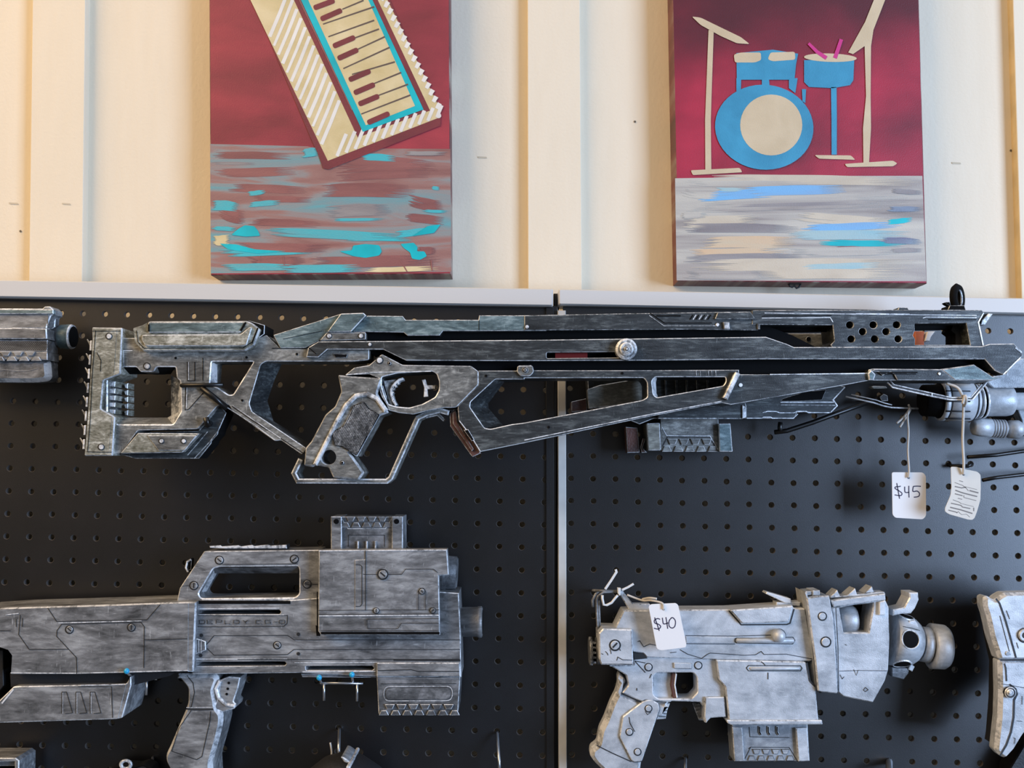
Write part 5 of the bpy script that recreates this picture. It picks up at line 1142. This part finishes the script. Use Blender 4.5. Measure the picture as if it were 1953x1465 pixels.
# ================================================================== top left toy
YT0, YT1 = .058, .036
T0 = Thing('toy_blaster', 'grey toy blaster cut off by the left edge, short barrel pointing right, under the rail', 'toy gun', 40, 730, YT1)
p = Part(T0, 'body', ['blaster', 'silver', 'blaster', 'line', 'blaster_dark', 'rifle_teal'])
p.plate(LL((-900, 225), (660, 232), (690, 200), (770, 198), (830, 250), (830, 320), (790, 345), (730, 500), (720, 540), (-900, 540)), YT0, YT1, 1.8)
p.plate(LL((-900, 232), (825, 250), (825, 315), (-900, 312)), YT0 + .003, YT0 - .003, 1.4, mats=(5, 1, 5))
p.plate(LL((-900, 535), (180, 535), (195, 528), (720, 545), (728, 705), (-900, 700)), YT0 + .008, YT1, 1.8)
p.plate(LL((-900, 715), (735, 722), (730, 905), (-900, 900)), YT0 + .004, YT1, 1.4)
p.plate(LL((-900, 895), (735, 910), (735, 1030), (-900, 1010)), YT0 + .006, YT1, 1.2)
p.loft(LL((700, 545), (705, 700)), YT0 + .0084, LL((770, 540), (768, 700)), YT0 - .006, 1); p.loft(LL((728, 720), (730, 905)), YT0 + .0044, LL((765, 690), (765, 940)), YT0 - .006, 1); p.loft(LL((745, 250), (745, 500)), YT0 + .001, LL((850, 360), (770, 520)), YT0 - .012, 1)
for k2 in range(-3, 24):
    x = k2 * 30; p.ribbon(LL((x, 745), (x + 110, 880)), .6, YT0 + .0045, 3); p.ribbon(LL((x + 110, 745), (x, 880)), .6, YT0 + .0045, 3)
x0, y0 = LL((-200, 900))[0]; x1, y1 = LL((560, 1045))[0]; teeth(p, x0, x1, y0, y1, 4, YT0 + .006, mats=(0, 1, 0), h=.002)
p.done()
p = Part(T0, 'lower_shell', ['blaster_dark', 'silver', 'blaster_dark', 'line', 'blaster'], label='rounded lower shell')
p.plate(rnd(LL((-900, 1020), (728, 1032), (750, 1290), (700, 1350), (500, 1372), (-900, 1360)), 6, 4), YT0 + .003, YT1, 7, bd=.010)
p.plate(LL((728, 1000), (790, 900), (850, 1100), (845, 1300), (800, 1370), (740, 1375)), YT0 - .014, YT1, 2, mats=(2, 4, 2)); p.tube([(20, 680, .0005), (20, 680, YT1 + .002)], .004, 2); p.ribbon(LL((-100, 1210), (60, 1180), (300, 1200), (450, 1190), (580, 1160)), 2, YT0 + .0034, 4); p.done()
p = Part(T0, 'barrel', ['blaster_dark', 'silver', 'black', 'rifle_teal'], label='short hollow round barrel')
p.lathe([(0, 20), (.45, 21), (.5, 23), (.93, 24), (1, 22.5)], LL((770, 665))[0], LL((1135, 672))[0], YT0 - .022, m=0, n=40, ms=[0, 0, 3, 1]); p.lathe([(0, 19), (1, 20)], LL((1100, 672))[0], LL((1150, 672))[0], YT0 - .022, m=2)
p.plate(LL((700, 300), (860, 360), (850, 520), (790, 560), (700, 560)), YT0 - .012, YT1, 1.6, mats=(0, 1, 0)); p.done()

# ================================================================== right edge toy
YR0, YR1 = .105, .086
T1 = Thing('toy_blaster', 'pale grey toy gun cut off by the right edge, curved grip, deep shadow beside it', 'toy gun', 1940, 1450, YR1)
p = Part(T1, 'body', ['pistol', 'silver', 'pistol', 'line', 'pistol_mag'])
p.plate(rnd(RR((235, 165), (262, 148), (320, 185), (345, 160), (398, 128), (700, 120), (900, 130), (900, 640), (355, 640), (330, 560), (300, 470), (262, 300), (240, 235)), 4, 3), YR0, YR1, 5, bd=.006)
p.ribbon(RR((318, 168), (348, 205), (395, 340), (440, 500), (474, 622)), 3.4, YR0 + .0004, 3)
for q in ([(400, 260), (425, 325)], [(478, 505), (492, 550)], [(350, 300), (430, 600)]): p.ribbon(RR(*q), 1.2, YR0 + .0004, 3)
p.disc(*RR((412, 588))[0], 4.5, YR0 + .001, YR0, .6, mats=(4, 1, 4)); c = RR((545, 450))[0]; p.disc(*c, 15, YR0 + .0006, YR0 - .001, .4, mats=(3, 3, 3)); p.disc(*c, 12, YR0 + .003, YR0, 1.5); p.disc(*c, 6, YR0 + .0035, YR0, .6, mats=(3, 3, 3))
p.done()
p = Part(T1, 'curved_grip', ['pistol', 'silver', 'pistol', 'line', 'pistol_mag'])
p.plate(rnd(RR((350, 642), (900, 640), (900, 900), (640, 1080), (530, 1230), (470, 1330), (405, 1400), (370, 1385), (322, 1335), (330, 1260), (350, 1080), (356, 900), (352, 740)), 4, 3), YR0 - .003, YR1, 5, bd=.006)
p.ribbon(RR((352, 640), (535, 640), (700, 638)), 2.6, YR0 - .0024, 3); p.ribbon(RR((385, 665), (396, 700), (402, 800)), 2.4, YR0 - .0024, 3)
p.ribbon(RR((425, 825), (470, 860), (482, 900), (460, 945), (456, 1080), (436, 1190), (400, 1290), (350, 1372)), 3.4, YR0 - .0024, 3)
for q in ([(522, 915), (520, 980)], [(455, 1235), (468, 1240), (462, 1280)], [(480, 1105), (520, 1108)], [(360, 820), (700, 880)]): p.ribbon(RR(*q), 1.1, YR0 - .0024, 3)
p.done()
p = Part(T1, 'pivot_screw', ['pistol_mag', 'silver', 'pistol_mag', 'line']); c = RR((432, 890))[0]; p.disc(*c, 11, YR0 + .001, YR0 - .004, 1.4, mats=(3, 1, 3)); p.disc(*c, 7, YR0 + .003, YR0, 2); p.disc(*c, 3.2, YR0 + .0045, YR0, 1, mats=(1, 1, 1)); p.done()
p = Part(T1, 'rear_shell', ['darkgrey', 'black', 'darkgrey'], label='dark inner shell'); p.plate(RR((330, 210), (900, 180), (900, 900), (620, 1100), (410, 1350), (380, 1330), (390, 1265), (410, 1000), (415, 700), (370, 500)), YR1 + .002, .045, 2); p.tube([(1975, 1180, .05), (1975, 1180, .0005)], .004, 1); p.done()
p = Part(T1, 'hanging_loop', ['darkgrey', 'black', 'black']); p.plate(RR((430, 1465), (530, 1300), (700, 1200), (900, 1300), (900, 1700), (400, 1700)), .03, .006, 2); p.done()

# ================================================================== tags
def tag(name, label, outl, hole, Y, mats, string, draw, rr=4, sr=.0011, bend=None, cat='price tag'):
    T = Thing(name, label, cat, outl[2][0], outl[2][1], Y, 'tags on strings')
    p = Part(T, 'card', mats)
    p.plate(rnd(outl, rr, 4), Y, Y - .0005, .25, holes=[ell(hole[0], hole[1], 2.6, n=12)], hbev=.1, mats=(0, 0, 0))
    draw(p, Y + .00012); p.done()
    p = Part(T, 'string', ['string'])
    for q in string: p.tube(q, sr, 0)
    p.done(); return T
def curve(pts, n=6):
    out = []
    for i in range(len(pts) - 1):
        p0 = pts[max(i - 1, 0)]; p1 = pts[i]; p2 = pts[i + 1]; p3 = pts[min(i + 2, len(pts) - 1)]
        for j in range(n):
            t = j / n; out.append(tuple(.5 * (2 * b_ + (c_ - a_) * t + (2 * a_ - 5 * b_ + 4 * c_ - d_) * t * t + (-a_ + 3 * b_ - 3 * c_ + d_) * t ** 3) for a_, b_, c_, d_ in zip(p0, p1, p2, p3)))
    return out + [pts[-1]]
def d45(p, Y):
    w = 2.0
    for q in ([(302, 1098), (285, 1102), (258, 1105), (255, 1118), (290, 1140), (312, 1160), (300, 1178), (250, 1172)], [(268, 1072), (278, 1130), (292, 1205)], [(335, 1102), (336, 1140), (345, 1152), (375, 1150)], [(370, 1095), (370, 1150), (372, 1195)],
              [(472, 1100), (440, 1098), (408, 1100)], [(408, 1100), (405, 1142), (440, 1140), (460, 1160), (452, 1185), (412, 1192)]): p.ribbon(curve(TG(*q)), w, Y, 1)
ys = .054
tag('price_tag', 'white price tag reading $45 on a string below the long rifle', TG((226, 980), (490, 982), (515, 1010), (517, 1350), (490, 1380), (255, 1366), (232, 1340)), TG((368, 1026))[0], ys, ['card', 'ink'],
    [curve([(*TG((366, 1026))[0], ys + .002), (*TG((372, 960))[0], ys + .002), (*TG((362, 800))[0], ys), (*TG((368, 640))[0], ys), (*TG((360, 500))[0], ys), (*TG((376, 440))[0], YG - .006), (*TG((368, 410))[0], YG - .004)]),
     curve([(*TG((380, 440))[0], YG - .004), (*TG((330, 510))[0], YG), (*TG((268, 566))[0], YG + .002)]), curve([(*TG((384, 450))[0], YG - .004), (*TG((350, 510))[0], YG), (*TG((294, 600))[0], YG + .002)])], d45)
def d40(p, Y):
    for q in ([(664, 414), (646, 408), (624, 420), (628, 440), (652, 448), (668, 464), (652, 482), (620, 476)], [(625, 400), (640, 440), (658, 495)], [(680, 402), (683, 425), (690, 446), (722, 438)], [(705, 398), (712, 440), (718, 480)]):
        p.ribbon(curve(P1(*q)), 2.0, Y, 1)
    p.ribbon(curve(P1((745, 402), (728, 425), (728, 460), (748, 475), (768, 462), (772, 425), (755, 402), (742, 404))), 2.0, Y, 1)
yt = YQ0 + .018
tag('price_tag', 'white price tag reading $40 tied to the pale toy pistol', P1((582, 322), (600, 306), (775, 298), (792, 312), (850, 590), (846, 612), (670, 634), (640, 622)), P1((688, 343))[0], yt, ['card', 'ink'],
    [curve([(*P1((688, 343))[0], yt + .0015), (*P1((680, 300))[0], yt + .001), (*P1((600, 280))[0], yt - .006), (*P1((540, 280))[0], YQ0 - .002), (*P1((430, 240))[0], YQ0 - .006)]),
     curve([(*P1((640, 268))[0], yt - .006), (*P1((590, 262))[0], yt - .01), (*P1((540, 270))[0], YQ0 - .004)])], d40, rr=6)
def dscr(p, Y):
    L = [([(480, 450), (570, 475)], 2), ([(375, 492), (450, 520), (560, 560), (640, 620), (700, 690)], 1.8), ([(380, 585), (540, 620), (640, 600)], 3.2), ([(640, 595), (900, 660)], 1.2), ([(720, 680), (930, 735)], 4), ([(390, 672), (520, 720), (600, 745), (900, 820)], 3.6),
         ([(380, 755), (560, 800)], 3), ([(590, 790), (590, 845)], 2), ([(600, 845), (880, 915)], 1.8), ([(450, 860), (550, 885)], 2), ([(335, 895), (400, 920), (480, 950), (530, 985)], 1.8), ([(540, 985), (820, 1055)], 1.2),
         ([(290, 975), (520, 1025), (560, 1065), (740, 1100)], 3), ([(820, 1080), (820, 1160)], 3), ([(270, 1070), (520, 1130), (790, 1215)], 3.6), ([(230, 1135), (400, 1180), (440, 1200)], 3), ([(430, 1195), (460, 1170), (500, 1210), (540, 1240)], 1.6), ([(540, 1240), (650, 1230), (730, 1300)], 1.4)]
    for q, w in L: p.ribbon(ST(*q), w * .62, Y, 1)
T = tag('paper_tag', 'cream curled tag with faint grey print on a string, right of the $45 tag', ST((285, 125), (420, 128), (600, 180), (900, 240), (980, 310), (985, 600), (975, 900), (900, 1160), (840, 1320), (790, 1365), (690, 1358), (250, 1235), (150, 1170), (150, 1090), (280, 790), (300, 600)), ST((583, 305))[0], .082, ['cardgrey', 'inkgrey'],
    [curve([(*ST((583, 300))[0], .084), (*ST((585, 160))[0], .086), (*TG((835, 880))[0], .088), (*TG((826, 720))[0], .09), (*TG((830, 560))[0], .094), (*TG((832, 400))[0], .1), (*TG((818, 320))[0], YF), (*TG((780, 262))[0], YF + .001), (*TG((690, 228))[0], YF - .002)]),
     curve([(*TG((842, 420))[0], .1), (*TG((858, 370))[0], YF + .001), (*TG((846, 330))[0], YF + .002), (*TG((826, 400))[0], YF)])], dscr, rr=3, sr=.0014, cat='paper tag')

# ================================================================== hook and zip tie at the pistol
def zipt(T):
    p = Part(T, 'zip_tie', ['zip'], label='white nylon tie looped round the hook')
    Yz = YQ0 - .008
    p.bar(HK((725, 60), (740, 110), (640, 270), (530, 430)), 4.6, Yz, Yz - .0014, .4, mats=(0, 0, 0)); p.tube(k(HK, ((478, 540), (475, 600), (500, 720), (560, 725), (650, 680), (720, 590), (765, 540)), Yz), .0014, 0)
    p.plate(HK((760, 405), (822, 410), (818, 545), (790, 550), (765, 510)), Yz + .003, Yz - .003, 1, mats=(0, 0, 0)); p.bar(HK((845, 445), (960, 390), (1060, 330)), 4.2, Yz + .001, Yz, .4, mats=(0, 0, 0)); p.done()
wire('peg_hook', 'bent grey steel peg hook with white zip tie holding the pale toy pistol', ['blaster'],
     [k(HK, [(300, 460)], -.004) + k(HK, [(300, 450)], .02) + k(HK, ((420, 455), (520, 455), (640, 460), (765, 462)), YQ0 - .012), k(HK, ((765, 475), (500, 480), (395, 560), (372, 620), (378, 900), (392, 1190), (395, 1240)), YQ0 - .012), k(HK, ((300, 760), (292, 640), (350, 520), (430, 450)), .03), k(HK, ((408, 640), (425, 1150)), YQ0 - .013)], .0014, zipt)

# ================================================================== things entering at the bottom
def smallhook(x, y, y2, label, Y=.03, x2=None, r=.0017):
    x2 = x if x2 is None else x2
    return wire('peg_hook', label, ['steel'], [[(x, y - 2, -.004), (x, y + 3, .006), (x + (x2 - x) * .4, (y + y2) / 2, Y * .6), (x2, y2, Y), (x2 + 1, y2 + 30, Y)]], r)
smallhook(647, 1390, 1425, 'steel peg hook above the black round toy, left board', .03, 646)
smallhook(948, 1397, 1450, 'steel peg hook hanging alone beside the pale vertical strip', .03, 952)
smallhook(1307, 1446, 1475, 'steel peg hook just entering at the bottom, left of the pistol magazine', .02)
smallhook(1696, 1452, 1480, 'steel peg hook entering at the bottom right of the pistol magazine', .03, r=.0036)
smallhook(291, 1445, 1480, 'thin white peg hook just entering beside the big blaster grip', .03, r=.0016)
T = Thing('wire_twist', 'white twisted wire loop beside the peg hook above the black round toy', 'wire tie', 634, 1460, .03)
X5 = crop(600, 1360, 13.95)
p = Part(T, 'loop', ['zip']); p.tube(curve([(x, y, .034) for x, y in X5((415, 790), (440, 930), (455, 1080), (430, 1250), (480, 1340), (520, 1410), (460, 1430), (390, 1370), (360, 1290), (430, 1250))]), .0010, 0); p.done()
T = Thing('toy_helmet', 'black rounded toy top just peeking in at the bottom of the left board', 'toy', 650, 1560, 0)
p = Part(T, 'shell', ['darkgrey', 'silver', 'pistol_mag'], label='glossy black dome'); 
c0 = (644, 1545); p.lathe([(0, 8), (.06, 40), (.2, 72), (.4, 92), (.6, 98), (.8, 92), (1, 70)], (656, 1436), (656, 1620), .062, m=0, n=40); p.done()
p = Part(T, 'crest', ['pistol_mag', 'silver', 'pistol_mag']); p.plate(rnd(X5((690, 1172), (760, 1180), (860, 1240), (935, 1315), (870, 1345), (780, 1310)), 2), .092, .05, 2); p.plate(ell(*X5((890, 1460))[0], 4, n=14), .105, .04, 1, mats=(1, 1, 1)); p.done()
T = Thing('toy_case', 'grey squared corner of another toy peeking in at the bottom left', 'toy', 10, 1560, .01)
X6 = crop(0, 1380, 5.425)
p = Part(T, 'shell', ['blaster', 'silver', 'blaster', 'black'])
p.plate(X6((-200, 358), (160, 358), (196, 385), (188, 900), (150, 900), (152, 392), (-200, 400)), .05, .012, 1.4); p.plate(X6((-200, 395), (155, 390), (150, 440), (-200, 442)), .04, .014, 1, mats=(0, 1, 0)); p.plate(X6((-200, 440), (150, 440), (150, 900), (-200, 900)), .025, .012, 1, mats=(3, 3, 3)); p.done()
T = Thing('toy_ring', 'small silver ring top of another toy at the bottom, left of the big blaster grip', 'toy', 240, 1560, .01)
p = Part(T, 'ring', ['silver']); c = X6((1302, 425))[0]; p.torus(c[0], c[1], .04, .0042, .0017, 0, sx=1.25, k=8, n=20); p.tube([(c[0], c[1] + 8, .04), (c[0] + 3, 1520, .036)], .002, 0); p.done()
p = Part(T, 'body', ['darkgrey', 'black', 'darkgrey']); p.plate(rnd(X6((1130, 470), (1250, 445), (1400, 455), (1480, 430), (1560, 470), (1600, 900), (1100, 900)), 4), .034, .01, 2); p.done()

# ================================================================== light and camera
def area(name, loc, target, sx, sy, power, color):
    d = bpy.data.lights.new(name, 'AREA'); d.shape = 'RECTANGLE'; d.size = sx; d.size_y = sy; d.energy = power; d.color = color
    o = bpy.data.objects.new(name, d); o.location = loc; COL.objects.link(o)
    o.rotation_euler = (Vector(target) - Vector(loc)).to_track_quat('-Z', 'Y').to_euler(); return o
area('window_daylight', (2.7, -2.45, .1), (.2, 0, .05), 1.35, 1.5, 146, (.50, .68, 1.0))
area('ceiling_lamp', (-2.3, -1.5, 1.8), (-.6, 0, .2), 2.4, 2.0, 88, (1.0, .67, .34))
w = bpy.data.worlds.new('room_light'); SC.world = w; w.use_nodes = True
n = w.node_tree.nodes; l = w.node_tree.links; bg = n['Background']
tc = n.new('ShaderNodeTexCoord'); sp = n.new('ShaderNodeSeparateXYZ'); l.new(tc.outputs['Generated'], sp.inputs[0])
mr = n.new('ShaderNodeMapRange'); mr.inputs['From Min'].default_value = -1; mr.inputs['From Max'].default_value = 1; l.new(sp.outputs['X'], mr.inputs['Value'])
cr = n.new('ShaderNodeValToRGB'); cr.color_ramp.elements[0].color = (.50, .43, .34, 1); cr.color_ramp.elements[1].color = (.44, .51, .63, 1)
l.new(mr.outputs['Result'], cr.inputs['Fac']); l.new(cr.outputs['Color'], bg.inputs['Color'])
mz = n.new('ShaderNodeMapRange'); mz.inputs['From Min'].default_value = .05; mz.inputs['From Max'].default_value = .8; mz.inputs['To Min'].default_value = .25; mz.inputs['To Max'].default_value = 1.4
l.new(sp.outputs['Z'], mz.inputs['Value']); l.new(mz.outputs['Result'], bg.inputs['Strength'])      # pale lit ceiling, dimmer walls and floor
cd = bpy.data.cameras.new('camera'); cam = bpy.data.objects.new('camera', cd); COL.objects.link(cam)
cam.location = (0, -D, 0); cam.rotation_euler = (math.pi / 2 + AL, 0, 0); cd.sensor_width = 36; cd.lens = 36 * F / 1953; cd.clip_start = .02
SC.camera = cam
SC.view_settings.view_transform = 'Standard'; SC.view_settings.look = 'None'; SC.view_settings.exposure = .07; SC.view_settings.gamma = 1; SC.view_settings.use_curve_mapping = False
